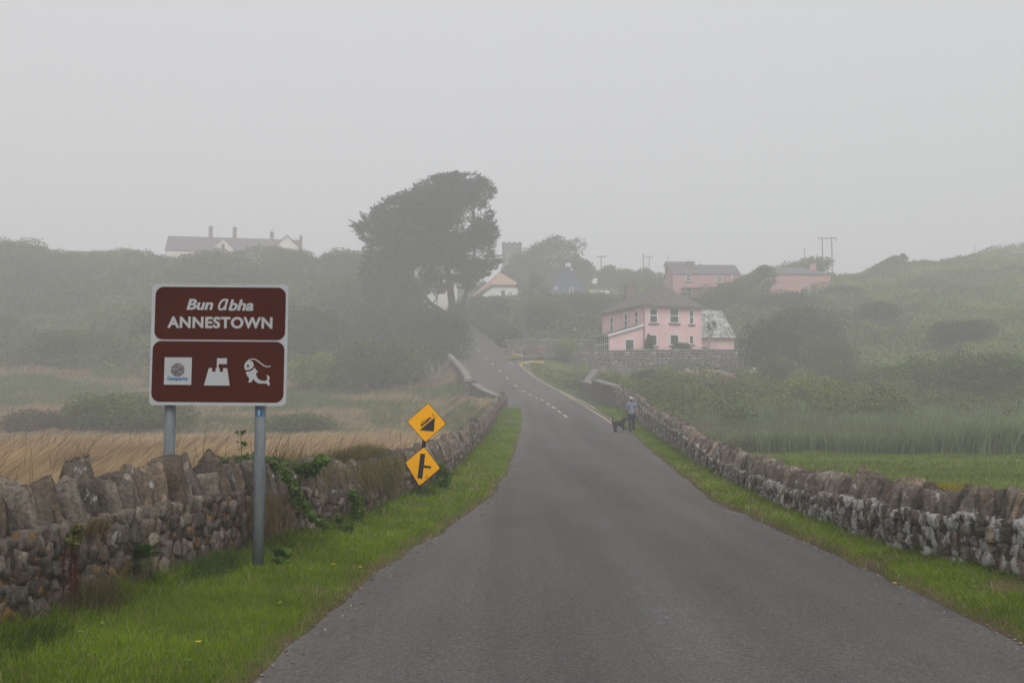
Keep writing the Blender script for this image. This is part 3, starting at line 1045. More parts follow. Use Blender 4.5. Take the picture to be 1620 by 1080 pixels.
def bush_proto(seed, kind, col, n=1500, ls=0.13):
    """unit bush (radius 1, height 1) with stems and foliage"""
    rng = np.random.RandomState(seed)
    rnd = random.Random(seed)
    root = thing('bush', 'x', 'bush')
    bl = []
    if kind == 'round':
        for k in range(9):
            a = k * 2.4
            r = 0.55 * math.sqrt((k + 0.5) / 9)
            bl.append((r * math.cos(a), r * math.sin(a), 0.42 + 0.25 * (1 - r) + rnd.uniform(-.08, .08), 0.42, 0.42, 0.36))
    elif kind == 'flat':
        for k in range(12):
            a = k * 2.4
            r = 0.72 * math.sqrt((k + 0.5) / 12)
            bl.append((r * math.cos(a), r * math.sin(a), 0.35 + 0.22 * (1 - r) + rnd.uniform(-.1, .1), 0.34, 0.34, 0.38))
    elif kind == 'wind':
        for k in range(11):
            t = (k + 0.5) / 11
            bl.append((-0.75 + 1.5 * t + rnd.uniform(-.1, .1), rnd.uniform(-.4, .4), 0.25 + 0.5 * t + rnd.uniform(-.1, .1), 0.34, 0.36, 0.26))
    st = MB()
    for k in range(7):
        b = bl[rnd.randrange(len(bl))]
        st.tube([(rnd.uniform(-.08, .08), rnd.uniform(-.08, .08), -0.05), (b[0] * 0.5, b[1] * 0.5, b[2] * 0.5), (b[0], b[1], b[2])], [0.035, 0.022, 0.008], 5)
    st.build('stem', M['bark'], root)
    foliage('foliage', bl, n, ls, GREENS[col], rng, root, 0.35)
    return root


PROTO = {}


def bush(px, py_base, Y, wpx, hpx, kind, col, label, group, rot=None, cat='bush', name='bush', xyz=None, n=1500):
    """place a bush whose foot is on the ground at distance Y, wpx wide and hpx high in photo pixels"""
    x = PX(px, Y)
    big = 0 if wpx / FPX * Y < 4 else (1 if wpx / FPX * Y < 8 else 2)
    key = (kind, col, big)
    n, ls = ((2500, 0.11), (7000, 0.07), (17000, 0.046))[big]
    z = H1(x, Y)
    w = wpx / FPX * Y / 2
    if py_base is not None:
        top = P(px, py_base - hpx, Y).z
        h = max(0.6, top - z)
    else:
        h = hpx / FPX * Y
    sc3 = (w, w * 0.85, h / 1.02)
    r = (hash((px, Y)) % 628) / 100 if rot is None else rot
    if kind == 'wind': r = 0.15
    if key not in PROTO:
        PROTO[key] = bush_proto(len(PROTO) * 7 + 3, kind, col, n, ls)
        o = PROTO[key]
        o.location = (x, Y, z - 0.05)
        o.rotation_euler = (0, 0, r)
        o.scale = sc3
    else:
        o = dup(PROTO[key], (x, Y, z - 0.05), r, sc3)
    o.name = name
    tag(o, label, cat, group)
    return o


# ------------------------------------------------------------------ dry stone walls
_cube = None


def stone_template(k=3):
    """quad sphere-ish cube template"""
    pts, idx, faces = [], {}, []

    def vid(p):
        q = tuple(round(c, 5) for c in p)
        if q not in idx:
            idx[q] = len(pts)
            pts.append(q)
        return idx[q]
    for ax in range(3):
        for s in (-1, 1):
            for i in range(k):
                for j in range(k):
                    q = []
                    for (a, b) in ((i, j), (i + 1, j), (i + 1, j + 1), (i, j + 1)):
                        p = [0, 0, 0]
                        p[ax] = s
                        p[(ax + 1) % 3] = -1 + 2 * a / k
                        p[(ax + 2) % 3] = -1 + 2 * b / k
                        q.append(vid(p))
                    faces.append(q if s > 0 else q[::-1])
    return np.array(pts), np.array(faces)


def stones_mesh(name, items, mat, parent, rng, k=3, cols=None, rough=0.14, roundness=0.45, taper=0.0):
    """items: list of (centre, axis-frame 3x3 rows, half sizes)"""
    T, F = stone_template(k)
    sph = T / np.linalg.norm(T, axis=1)[:, None]
    n = len(items)
    m = len(T)
    Cn = np.array([i[0] for i in items])
    Fr = np.array([i[1] for i in items])
    Hs = np.array([i[2] for i in items])
    # each stone is its own random polyhedron: six tilted faces and a few cut corners
    ax6 = np.array([(1, 0, 0), (-1, 0, 0), (0, 1, 0), (0, -1, 0), (0, 0, 1), (0, 0, -1)], float)
    N6 = ax6[None] + rng.normal(size=(n, 6, 3)) * roundness * 0.42
    NC = rng.normal(size=(n, 5, 3))
    NC = np.sign(NC) * (0.35 + np.abs(NC))
    NN = np.concatenate([N6, NC], 1)
    NN /= np.linalg.norm(NN, axis=2)[:, :, None]
    DD = np.concatenate([0.95 + 0.14 * rng.rand(n, 6), 1.2 + 0.38 * rng.rand(n, 5)], 1)
    base = np.empty((n, m, 3))
    for q0 in range(0, n, 2000):
        q1 = min(n, q0 + 2000)
        dt = np.einsum('npj,mj->npm', NN[q0:q1], sph)
        rad = np.min(np.where(dt > 0.05, DD[q0:q1, :, None] / np.maximum(dt, 0.05), 9.0), axis=1)
        base[q0:q1] = sph[None] * rad[:, :, None]
    base = np.clip(base, -1.25, 1.25)
    base = base + rng.normal(size=(n, m, 3)) * rough * 0.4
    if taper:
        up_ = np.clip((base[:, :, 2:3] + 1) / 2, 0, 1.1)
        tp = taper * (0.4 + 0.9 * rng.rand(n))[:, None, None]
        base = np.concatenate([base[:, :, :1] * (1 - 0.35 * tp * up_), base[:, :, 1:2] * (1 - tp * up_), base[:, :, 2:]], 2)
        base[:, :, 2] += (base[:, :, 0] * rng.normal(size=(n, 1)) * 0.16 + base[:, :, 1] * rng.normal(size=(n, 1)) * 0.12) * up_[:, :, 0]
    loc = base * Hs[:, None, :]
    W = np.einsum('nmi,nij->nmj', loc, Fr) + Cn[:, None, :]
    FF = (F[None] + (np.arange(n) * m)[:, None, None]).reshape(-1, 4)
    if cols is None:
        cols = ((0.072, 0.060, 0.049), (0.185, 0.158, 0.13))
    c = pick(rng, n, cols[0], cols[1], 0.2)
    warm = (rng.rand(n, 1) < 0.22)
    c = np.where(warm, c * np.array([1.08, 0.98, 0.90]), c)
    pale = (rng.rand(n, 1) < 0.07)
    c = np.where(pale, c * 1.6, c)
    return link(name, np_mesh(name, W.reshape(-1, 3), FF, np.repeat(c, m, 0)), mat, parent)


def dry_wall(name, label, path, thick, side, seed, cop_h, mats, stone=(0.15, 0.075), far_cut=200, cop_w=(0.07, 0.20), cols=None, base_fn=None, kmax=4, core='mortar_orange'):
    """side: +1 when the wall body lies towards +X of the path line, -1 towards -X. The path is the road-side foot."""
    rng = np.random.RandomState(seed)
    path = np.array(path, float)
    seg = np.hypot(np.diff(path[:, 0]), np.diff(path[:, 1]))
    s = np.concatenate([[0], np.cumsum(seg)])
    L = s[-1]

    def at(t):
        x, y, h = (np.interp(t, s, path[:, k]) for k in range(3))
        x2, y2 = np.interp(t + 0.05, s, path[:, 0]), np.interp(t + 0.05, s, path[:, 1])
        x1, y1 = np.interp(t - 0.05, s, path[:, 0]), np.interp(t - 0.05, s, path[:, 1])
        d = np.array([x2 - x1, y2 - y1])
        d = d / np.hypot(*d)
        nrm = np.array([d[1], -d[0]]) * side   # into the wall body
        z = base_fn(float(x), float(y)) if base_fn else float(rz(y)) + 0.06
        return np.array([x, y]), d, nrm, float(h), z
    mid = at(L / 2)
    root = thing(name, label, 'wall', (0, 0, 0))
    # core
    v, f, st = [], [], np.arange(0, L + 0.01, 0.4)
    for t in st:
        p, d, nr, h, z = at(t)
        hb = h - cop_h * 0.98
        a, b = p - nr * 0.012, p + nr * (thick - 0.02)
        v += [(*a, z - 0.4), (*a, z + hb), (*b, z + hb), (*b, z - 0.5)]
    for i in range(len(st) - 1):
        for j in range(4):
            f.append((i * 4 + j, i * 4 + (j + 1) % 4, (i + 1) * 4 + (j + 1) % 4, (i + 1) * 4 + j))
    f += [(0, 1, 2, 3), tuple(len(v) - 4 + q for q in (3, 2, 1, 0))]
    me = np_mesh('core', v, f)
    link('mortar_core', me, M[core], root)
    items, cop = [], []
    for face in (0, 1):
        zc = 0
        row = 0
        cur = -0.02
        # courses
        hmax = path[:, 2].max()
        while cur < hmax:
            ch = stone[1] * (0.75 + 0.6 * rng.rand())
            t = rng.rand() * 0.1
            while t < L:
                p, d, nr, h, z = at(t)
                near = 1.0 if p[1] < 20 else (1.35 if p[1] < 40 else 2.0)
                if face == 1: near *= 1.6
                w = stone[0] * (0.4 + 1.2 * rng.rand() ** 1.4) * near
                hb = h - cop_h
                if cur + ch * 0.3 < hb + 0.05:
                    hh = min(ch * (near ** 0.4), hb - cur + 0.09) * (0.9 + 0.35 * rng.rand())
                    off = 0.055 + 0.035 * rng.rand() if face == 0 else thick - 0.04 - 0.03 * rng.rand()
                    c2 = p + nr * off
                    tilt = rng.normal() * 0.16
                    D3 = np.array([d[0] * math.cos(tilt), d[1] * math.cos(tilt), math.sin(tilt)])
                    N3 = np.array([nr[0], nr[1], 0])
                    U3 = np.cross(D3, N3)
                    if U3[2] < 0: U3 = -U3
                    if not (face == 1 and p[1] > 30):
                        items.append(((c2[0], c2[1], z + cur + hh / 2), (D3, N3, U3), (w / 2 * 1.02, 0.085 + 0.03 * rng.rand(), hh / 2 * 1.06)))
                t += w * 0.98
            cur += ch * 0.95
            row += 1
    t = 0.0
    while t < L:
        p, d, nr, h, z = at(t)
        near = 1.0 if p[1] < 22 else 1.5
        w = (cop_w[0] + (cop_w[1] - cop_w[0]) * rng.rand() ** 1.3) * near
        up = 1.0 + np.clip(rng.normal(), -1.6, 1.6) * 0.10
        if rng.rand() < 0.07 and w < 0.12 * near: up += 0.08
        if rng.rand() < 0.12: up -= 0.18
        hc = cop_h * up
        lean = rng.normal() * 0.10 + 0.06
        D3 = np.array([d[0] * math.cos(lean), d[1] * math.cos(lean), -math.sin(lean)])
        tw = rng.normal() * 0.12
        N3 = np.array([nr[0] * math.cos(tw) + d[0] * math.sin(tw), nr[1] * math.cos(tw) + d[1] * math.sin(tw), 0])
        D3 = D3 - N3 * D3.dot(N3)
        D3 /= np.linalg.norm(D3)
        U3 = np.cross(D3, N3)
        if U3[2] < 0: U3 = -U3
        c2 = p + nr * (thick / 2 - 0.01 + rng.normal() * 0.02)
        # taper towards the top by a shape skew: two stones, a wide one and a slimmer cap
        cop.append(((c2[0], c2[1], z + h - cop_h + hc / 2 - 0.045), (D3, N3, U3), (w / 2 * 1.02, thick / 2 * (0.82 + 0.2 * rng.rand()), hc / 2)))
        t += w * 0.94
    stones_mesh('rubble_masonry', items, M[mats[0]], root, rng, kmax, cols, 0.09, 0.40)
    stones_mesh('coping', cop, M[mats[1]], root, rng, kmax + 2, cols, 0.06, 0.5, taper=0.6)
    return root


o = stones_mesh('gravel', GRAVEL, M['stone_plain'], None, np.random.RandomState(2), 2, ((0.10, 0.09, 0.08), (0.24, 0.21, 0.19)))
tag(o, 'loose gravel scattered along both edges of the road', 'gravel', kind='stuff')
dry_wall('stone_wall', 'long dry stone wall on the left of the road, with upright coping stones and orange lichen', LW, 0.46, -1, 3, 0.40,
         ('rubble', 'stone'), stone=(0.125, 0.115), cop_w=(0.055, 0.165))
dry_wall('stone_wall', 'dry stone wall on the right of the road, with upright coping stones and white lichen', RW, 0.44, 1, 4, 0.33,
         ('rubble_r', 'stone_r'), stone=(0.11, 0.10), cop_w=(0.06, 0.17), core='mortar')

# ------------------------------------------------------------------ tourist sign
SY = 9.3
sg = thing('tourist_sign', 'large brown and white village sign on two grey steel poles by the left stone wall', 'sign',
           (PX(343, SY), SY, float(rz(SY)) + 0.1))
sz0 = sg.location.z
KS = 762.0


def S2(cx, cy):
    """crop coordinates of the board -> local x, z (metres)"""
    return ((cx - 640) / KS, P(343, 545, SY).z - sz0 + (559 - cy) / KS)


def rrect(x0, y0, x1, y1, r, n=8):
    """rounded rectangle in crop coordinates, returned counter-clockwise in x,z"""
    out = []
    for cx, cy, a0 in ((x1 - r, y1 - r, 270), (x1 - r, y0 + r, 0), (x0 + r, y0 + r, 90), (x0 + r, y1 - r, 180)):
        for k in range(n + 1):
            a = R(a0 + 90 * k / n)
            out.append(S2(cx + r * math.cos(a), cy - r * math.sin(a)))
    return out


brd = MB()
brd.plate(rrect(152, 127, 1127, 991, 34), 0.0, 0.012)
board = brd.build('board', M['sign_white'], sg)
board.rotation_euler = (0, R(0.45), 0)
pn = MB()
pn.plate(rrect(177, 148, 1109, 524, 58), -0.003, 0.002)
pn.build('name_panel', M['sign_brown'], board)
pn = MB()
pn.plate(rrect(168, 536, 1107, 968, 60), -0.003, 0.002)
p2 = pn.build('symbol_panel', M['sign_brown'], board)


def shape(name, pts, mat, parent, y=-0.005, th=0.0015, conv=None):
    m_ = MB()
    q = [conv(*p) for p in pts]
    ar = sum(q[i][0] * q[(i + 1) % len(q)][1] - q[(i + 1) % len(q)][0] * q[i][1] for i in range(len(q)))
    if ar < 0: q = q[::-1]
    m_.plate(q, y, th)
    return m_.build(name, mat, parent)


def circle(cx, cy, r, n=24):
    return [(cx + r * math.cos(2 * math.pi * k / n), cy + r * math.sin(2 * math.pi * k / n)) for k in range(n)]


def stroke_poly(pts, w):
    """outline of a thick polyline in 2D (crop units)"""
    L_, R_ = [], []
    w = w if isinstance(w, (list, tuple)) else [w] * len(pts)
    for i, p in enumerate(pts):
        a = Vector(pts[max(0, i - 1)])
        b = Vector(pts[min(len(pts) - 1, i + 1)])
        d = (b - a).normalized()
        nn = Vector((-d.y, d.x))
        L_.append(tuple(Vector(p) + nn * w[i] / 2))
        R_.append(tuple(Vector(p) - nn * w[i] / 2))
    return L_ + R_[::-1]


def smooth_pts(pts, n=4):
    """Catmull-Rom through pts"""
    out = []
    for i in range(len(pts) - 1):
        p0, p1, p2, p3 = (Vector(pts[max(0, i - 1)]), Vector(pts[i]), Vector(pts[i + 1]), Vector(pts[min(len(pts) - 1, i + 2)]))
        for k in range(n):
            t = k / n
            out.append(tuple(0.5 * ((2 * p1) + (p2 - p0) * t + (2 * p0 - 5 * p1 + 4 * p2 - p3) * t * t + (3 * p1 - p0 - 3 * p2 + p3) * t ** 3)))
    out.append(tuple(pts[-1]))
    return out


def text_mesh(name, body, x0, x1, ybase, cap, mat, parent, y=-0.005, bold=0.0, shear=0.0, spacing=1.0):
    """lettering fitted between crop x0..x1, baseline ybase, capital height cap (crop units)"""
    cu = bpy.data.curves.new(name, 'FONT')
    cu.body = body
    cu.size = 1
    cu.offset = bold
    cu.shear = shear
    cu.space_character = spacing
    cu.extrude = 0.0008
    cu.resolution_u = 6
    tmp = bpy.data.objects.new('tmp', cu)
    C.objects.link(tmp)
    dg = bpy.context.evaluated_depsgraph_get()
    me = bpy.data.meshes.new_from_object(tmp.evaluated_get(dg))
    bpy.data.objects.remove(tmp)
    co = np.zeros(len(me.vertices) * 3)
    me.vertices.foreach_get('co', co)
    co = co.reshape(-1, 3)
    a, b = co[:, 0].min(), co[:, 0].max()
    CAPH = 0.729 if name != 'x' else 1
    o = co.copy()
    cx = x0 + (co[:, 0] - a) / (b - a) * (x1 - x0)
    cy = ybase - (co[:, 1]) / CAPH * cap
    q0 = S2(0, 0)
    o[:, 0] = q0[0] + cx / KS
    o[:, 2] = q0[1] - cy / KS
    o[:, 1] = y - co[:, 2]
    me.vertices.foreach_set('co', o.ravel())
    me.update()
    me.name = name
    return link(name, me, mat, parent)


np_panel = [c for c in board.children if c.name.startswith('name_panel')][0]
W_ = M['sign_white']
text_mesh('lettering', 'Bun', 402, 592, 308, 76, W_, np_panel, bold=0.032, shear=0.22)
text_mesh('lettering', 'bha', 702, 881, 312, 78, W_, np_panel, bold=0.032, shear=0.22)
text_mesh('lettering', 'ANNESTOWN', 268, 1018, 438, 78, W_, np_panel, bold=0.036, spacing=1.08)
# the single-storey capital A: a slanted bowl plus a stem, as one stroke outline
bowl = smooth_pts([(692, 240), (668, 238), (648, 252), (635, 278), (634, 300), (648, 308), (668, 298), (682, 278)], 5)
shape('lettering', stroke_poly(bowl, 14), W_, np_panel, conv=S2)
shape('lettering', stroke_poly([(694, 233), (683, 270), (676, 312)], 15), W_, np_panel, y=-0.0055, conv=S2)
# symbols
lg = shape('badge', [(256, 652), (450, 652), (450, 847), (256, 847)], W_, p2, conv=S2)
gl = shape('globe', circle(352, 741, 49), m_plain('globe_print', (0.16, 0.145, 0.16), 0.5, 0.9, 26, stretch=(1, 1, 2.2)), lg, y=-0.0065, conv=S2)
tx = text_mesh('lettering', 'Geoparks', 280, 425, 814, 27, M['sign_blue'], lg, y=-0.0065, bold=0.03)
dots = MB()
for k in range(14):
    a = R(200 + k * 11)
    c0 = (352 + 66 * math.cos(a), 741 + 62 * math.sin(a))
    q = [S2(*p) for p in circle(c0[0], c0[1], 2.5, 5)]
    dots.plate(q[::-1], -0.0065, 0.001)
dots.build('star_ring', M['kerb_yellow'], lg)
shape('castle_symbol', [(541, 850), (573, 726), (596, 726), (596, 752), (621, 752), (621, 726), (629, 726), (629, 656), (700, 656), (700, 697), (642, 697), (642, 726),
                        (650, 726), (650, 752), (674, 752), (674, 726), (703, 726), (724, 850)], W_, p2, conv=S2)
fish_head = smooth_pts([(892, 706), (888, 690), (878, 676), (862, 670), (846, 673), (832, 688), (825, 708), (828, 730), (836, 738)], 3)
gill = smooth_pts([(836, 738), (858, 737), (878, 727), (892, 706)], 3)
shape('fish_symbol', fish_head + gill[1:-1], W_, p2, conv=S2)
shape('fish_symbol', smooth_pts([(836, 750), (864, 748), (886, 736), (897, 720), (908, 736), (926, 752), (910, 755), (912, 776), (928, 802), (950, 812), (978, 814), (991, 802),
                                 (985, 772), (1001, 781), (1007, 796), (1000, 812), (1009, 832), (1003, 851), (990, 838), (968, 831), (944, 834), (912, 824), (890, 802), (880, 822), (856, 825), (863, 802), (845, 776), (836, 750)], 3)[:-1], W_, p2, conv=S2)
shape('fish_symbol', stroke_poly(smooth_pts([(846, 678), (858, 666), (880, 660), (905, 664), (935, 685), (965, 706), (990, 713), (1012, 709)], 4), 8), W_, p2, y=-0.006, conv=S2)
shape('fish_eye', circle(851, 709, 9, 14), M['sign_brown'], p2, y=-0.0068, conv=S2)
# back rails, poles
rl_ = MB()
for zz in (0.25, 0.80):
    z = S2(0, 991)[1] + zz
    rl_.box(-0.58, 0.58, 0.013, 0.045, z, z + 0.05)
rl_.build('rail', M['sign_grey'], sg)
zt = S2(0, 160)[1]
for pxx, yo, zb in ((270.5, 0.10, -0.4), (413, 0.10, -0.35)):
    xx = PX(pxx, SY + 0.10) - sg.location.x
    pl = MB()
    pl.tube([(xx, yo, zb), (xx, yo, 0.8), (xx, yo, zt)], 0.052, 20, True)
    o = pl.build('pole', M['galv'], sg, smoothf=True)
    if pxx > 400:
        st = MB()
        # curved sticker round the pole front
        v, f = [], []
        zc = P(414, 652, SY).z - sz0
        for k in range(7):
            a = R(-90 - 38 + k * 76 / 6)
            for z in (zc - 0.036, zc + 0.036):
                v.append((xx + 0.0535 * math.cos(a), yo + 0.0535 * math.sin(a), z))
        for k in range(6):
            f.append((2 * k, 2 * k + 2, 2 * k + 3, 2 * k + 1))
        st.add(v, f)
        sk_ = st.build('sticker', M['sign_blue'], o)
        ar = MB()
        q = [(-0.007, -0.028), (0.007, -0.028), (0.007, 0.0), (0.016, 0.0), (0, 0.028), (-0.016, 0.0), (-0.007, 0.0)]
        ar.plate([(xx + a_, zc + b_) for a_, b_ in q], yo - 0.0565, 0.002)
        ar.build('arrow', M['sign_white'], sk_)

# ------------------------------------------------------------------ warning sign with two diamonds
WY = 16.4
zb = float(rz(WY)) + 0.08
b0 = P(661.5, 791, WY)
ws = thing('warning_sign', 'black post leaning beside the left wall with two amber diamond warning signs', 'sign', (b0.x, WY, zb))


def W3(cx, cy, ref=(437, 828), k=345.7):
    """crop3 coordinates -> local x,z"""
    return ((cx - ref[0]) / k, (ref[1] - cy) / k)


po = MB()
po.tube([W3(434, 870)[0:1] + (0.06,) + W3(434, 870)[1:], W3(445, 770)[0:1] + (0.06,) + W3(445, 770)[1:], W3(468, 500)[0:1] + (0.06,) + W3(468, 500)[1:],
         W3(487, 300)[0:1] + (0.06,) + W3(487, 300)[1:]], 0.034, 12)
po.build('post', M['pole_black'], ws, smoothf=True)


def diamond(c4, y, parent):
    q = [W3(*p) for p in c4]
    cx, cz = sum(p[0] for p in q) / 4, sum(p[1] for p in q) / 4

    def sh(k, r):
        out = []
        pts = [(cx + (p[0] - cx) * k, cz + (p[1] - cz) * k) for p in q]
        n = 4
        for i in range(4):
            a, b, c = Vector(pts[i - 1]), Vector(pts[i]), Vector(pts[(i + 1) % 4])
            u, v_ = (a - b).normalized(), (c - b).normalized()
            for t in range(n + 1):
                s = t / n
                p0, p1 = b + u * r, b + v_ * r
                out.append(tuple(p0 * (1 - s) ** 2 + b * 2 * s * (1 - s) + p1 * s * s))
        return out
    o1 = sh(1.0, 0.03)
    m1 = MB()
    m1.plate(o1[::-1], y, 0.006)
    pl_ = m1.build('sign_plate', M['pole_black'], parent)
    m2 = MB()
    m2.plate(sh(0.965, 0.027)[::-1], y - 0.003, 0.0025)
    m2.build('amber_face', M['amber'], pl_)
    return pl_


d1 = diamond([(492, 291), (596, 410), (475, 516), (370, 397)], 0.0, ws)
d2 = diamond([(470, 538), (564, 661), (443, 763), (360, 628)], 0.0, ws)
tag(d1, 'steep hill diamond with a car on a black slope')
tag(d2, 'side road diamond with a thick bar and a short branch')


def W5(cx, cy):
    # crop5 (21.6x, origin 640,640) -> crop3 (3.6x, origin 540,560)
    return W3((cx / 21.6 + 640 - 540) * 3.6, (cy / 21.6 + 640 - 560) * 3.6)


shape('hill_symbol', [(495, 945), (1020, 512), (985, 995)], M['black'], d1, y=-0.006, conv=W5)
shape('car_symbol', [(540, 820), (536, 762), (552, 742), (600, 720), (700, 640), (815, 522), (862, 512), (890, 545), (868, 595), (640, 765), (612, 812)], M['black'], d1, y=-0.006, conv=W5)
shape('car_symbol', stroke_poly(smooth_pts([(545, 745), (556, 700), (600, 645), (660, 605), (735, 585)], 3), 13), M['black'], d1, y=-0.0062, conv=W5)
shape('car_symbol', stroke_poly([(612, 640), (640, 690)], 10), M['black'], d1, y=-0.0064, conv=W5)
shape('wheel_mark', circle(632, 785, 24, 12), M['amber'], d1, y=-0.0075, conv=W5)
shape('wheel_mark', circle(832, 598, 20, 12), M['amber'], d1, y=-0.0075, conv=W5)
for k, q in enumerate(([(935, 345), (938, 400), (950, 430), (1010, 490)], [(930, 440), (960, 415), (945, 480), (965, 510)], [(1000, 420), (1045, 440), (1010, 455)],
                       [(1060, 480), (1110, 470)], [(1050, 520), (1100, 550)])):
    shape('scribble', stroke_poly(q, 11), M['scratch'], d1, y=-0.0058 - 0.0003 * k, conv=W5)
shape('road_symbol', [(449, 578), (476, 580), (460, 720), (432, 716)], M['black'], d2, y=-0.006, conv=W3)
shape('road_symbol', [(466, 644), (510, 649), (508, 662), (465, 657)], M['black'], d2, y=-0.0064, conv=W3)
for k, q in enumerate(([(480, 700), (492, 712), (478, 715)], [(484, 722), (490, 700)])):
    shape('scribble', stroke_poly(q, 2), M['scratch'], d2, y=-0.0058 - 0.0003 * k, conv=W3)


# ------------------------------------------------------------------ bridge walls at the foot of the hill
def wall_strip(mb, pts, th, side, coping=0.0, cw=0.06):
    """solid wall along pts (x, y, zbase, ztop); side = +1 body to +X side"""
    n = len(pts)
    v = []
    for i, p in enumerate(pts):
        a, b = pts[max(0, i - 1)], pts[min(n - 1, i + 1)]
        d = Vector((b[0] - a[0], b[1] - a[1])).normalized()
        nn = Vector((d.y, -d.x)) * side
        for (o, z) in ((-cw, p[2]), (-cw, p[3]), (th + cw, p[3]), (th + cw, p[2])):
            v.append((p[0] + nn.x * o, p[1] + nn.y * o, z))
    f = [(i * 4 + j, i * 4 + (j + 1) % 4, (i + 1) * 4 + (j + 1) % 4, (i + 1) * 4 + j) for i in range(n - 1) for j in range(4)]
    f += [(3, 2, 1, 0), tuple(4 * (n - 1) + k for k in (0, 1, 2, 3))]
    mb.add(v, f)


bw = thing('bridge_wall', 'low concrete wing wall curving from the left stone wall to a capped pier', 'wall')
pp = [(-0.5, 69.0, 0.5, 2.08), (-0.9, 71.5, 0.2, 2.2), (-1.5, 75.5, -0.3, 2.45), (-2.3, 80.0, -0.6, 2.85), (-3.0, 84.0, -0.8, 3.3)]
m_ = MB(); wall_strip(m_, [(a, b, c, d) for a, b, c, d in pp], 0.38, -1, cw=0.0); m_.build('wall_face', M['parapet'], bw)
m_ = MB(); wall_strip(m_, [(a, b, d + 0.002, d + 0.12) for a, b, c, d in pp], 0.38, -1, cw=0.09); m_.build('coping', M['concrete'], bw, bevel=0.03)
pr = MB(); pr.box(-3.95, -3.05, 84.0, 85.0, -1.2, 3.55); pr.build('pier', M['parapet'], bw, bevel=0.03)
pr = MB(); pr.box(-4.08, -2.92, 83.87, 85.13, 3.552, 3.69); pr.box(-3.98, -3.02, 83.97, 85.03, 3.692, 3.83); pr.build('pier_cap', M['concrete'], bw, bevel=0.02)
bp = thing('parapet_wall', 'pale rounded bridge parapet climbing the left edge of the hill road', 'wall')
pp = [(-3.5, 85.1, -1, 3.35), (-3.9, 92, 0.5, 4.0), (-4.7, 99, 2, 4.9), (-5.7, 106, 3.5, 5.95), (-6.9, 113, 4.5, 7.1)]
m_ = MB(); wall_strip(m_, pp, 0.4, -1, cw=0.0); m_.build('wall_face', M['parapet'], bp)
m_ = MB(); wall_strip(m_, [(a, b, d + 0.002, d + 0.28) for a, b, c, d in pp], 0.4, -1, cw=0.13); m_.build('coping', M['concrete'], bp, bevel=0.12, seg=3)

rp = thing('bridge_wall', 'dark bridge wall of square panels with flat caps where the right stone wall ends', 'wall')
segs = [(6.75, 66.3, 6.45, 70.6), (6.42, 71.0, 6.15, 76.2), (6.1, 76.6, 5.75, 83.0)]
for k, (xa, ya, xb, yb) in enumerate(segs):
    za, zb_ = float(rz(ya)), float(rz(yb))
    hh = (1.42, 1.45, 1.15)[k]
    m_ = MB(); wall_strip(m_, [(xa, ya, za - 1, za + hh), (xb, yb, zb_ - 1, zb_ + hh)], 0.5, 1, cw=0.0); m_.build('panel', M['parapet'], rp)
    m_ = MB(); wall_strip(m_, [(xa, ya, za + hh + .002, za + hh + .13), (xb, yb, zb_ + hh + .002, zb_ + hh + .13)], 0.5, 1, cw=0.06); m_.build('cap', M['concrete'], rp, bevel=0.02)
sw = thing('ramp_wall', 'smooth grey sloping wall rising from the right bridge wall to the retaining wall', 'wall')
pp = [(5.4, 86.0, 1.5, 2.65), (6.4, 92, 2.0, 3.6), (8.0, 100, 3.0, 5.15)]
m_ = MB(); wall_strip(m_, pp, 0.7, 1, cw=0.0); m_.build('wall_face', M['ramp'], sw, bevel=0.05)


# masonry walls further up
def masonry(name, label, pts, th, seed, mat='far_stone', block=(0.45, 0.3), side=1, cols=None, cap=True):
    rng = np.random.RandomState(seed)
    root = thing(name, label, 'wall')
    m_ = MB()
    wall_strip(m_, pts, th, side, cw=0.0)
    m_.build('mortar_core', M['mortar'] if cols is None else M['concrete'], root)
    items = []
    P_ = np.array(pts, float)
    s = np.concatenate([[0], np.cumsum(np.hypot(np.diff(P_[:, 0]), np.diff(P_[:, 1])))])
    t = 0
    zlo, zhi = P_[:, 2].min(), P_[:, 3].max()
    z = zlo
    while z < zhi + 0.1:
        ch = block[1] * (0.8 + 0.4 * rng.rand())
        t = -rng.rand() * 0.3
        while t < s[-1]:
            w = block[0] * (0.6 + 0.9 * rng.rand())
            tt = min(max(t + w / 2, 0), s[-1])
            x, y, zl, zh = (np.interp(tt, s, P_[:, k]) for k in range(4))
            x2, y2 = np.interp(tt + 0.1, s, P_[:, 0]), np.interp(tt + 0.1, s, P_[:, 1])
            x1, y1 = np.interp(tt - 0.1, s, P_[:, 0]), np.interp(tt - 0.1, s, P_[:, 1])
            d = np.array([x2 - x1, y2 - y1]); d /= np.hypot(*d) + 1e-9
            nr = np.array([d[1], -d[0]]) * side
            if z + ch * 0.5 > zl and z + ch * 0.5 < zh + 0.05:
                c2 = np.array([x, y]) + nr * 0.05
                items.append(((c2[0], c2[1], z + ch / 2), (np.array([*d, 0]), np.array([*nr, 0]), np.array([0, 0, 1.0])), (w / 2 * 0.97, 0.13, ch / 2 * 0.97)))
            t += w
        z += ch
    stones_mesh('masonry', items, M[mat], root, rng, 2, cols or ((0.14, 0.125, 0.115), (0.23, 0.205, 0.19)), 0.12, 0.4)
    if cap:
        m_ = MB(); wall_strip(m_, [(a, b, d + 0.002, d + 0.12) for a, b, c, d in pts], th, side, cw=0.07); m_.build('coping', M['concrete'], root, bevel=0.03)
    return root


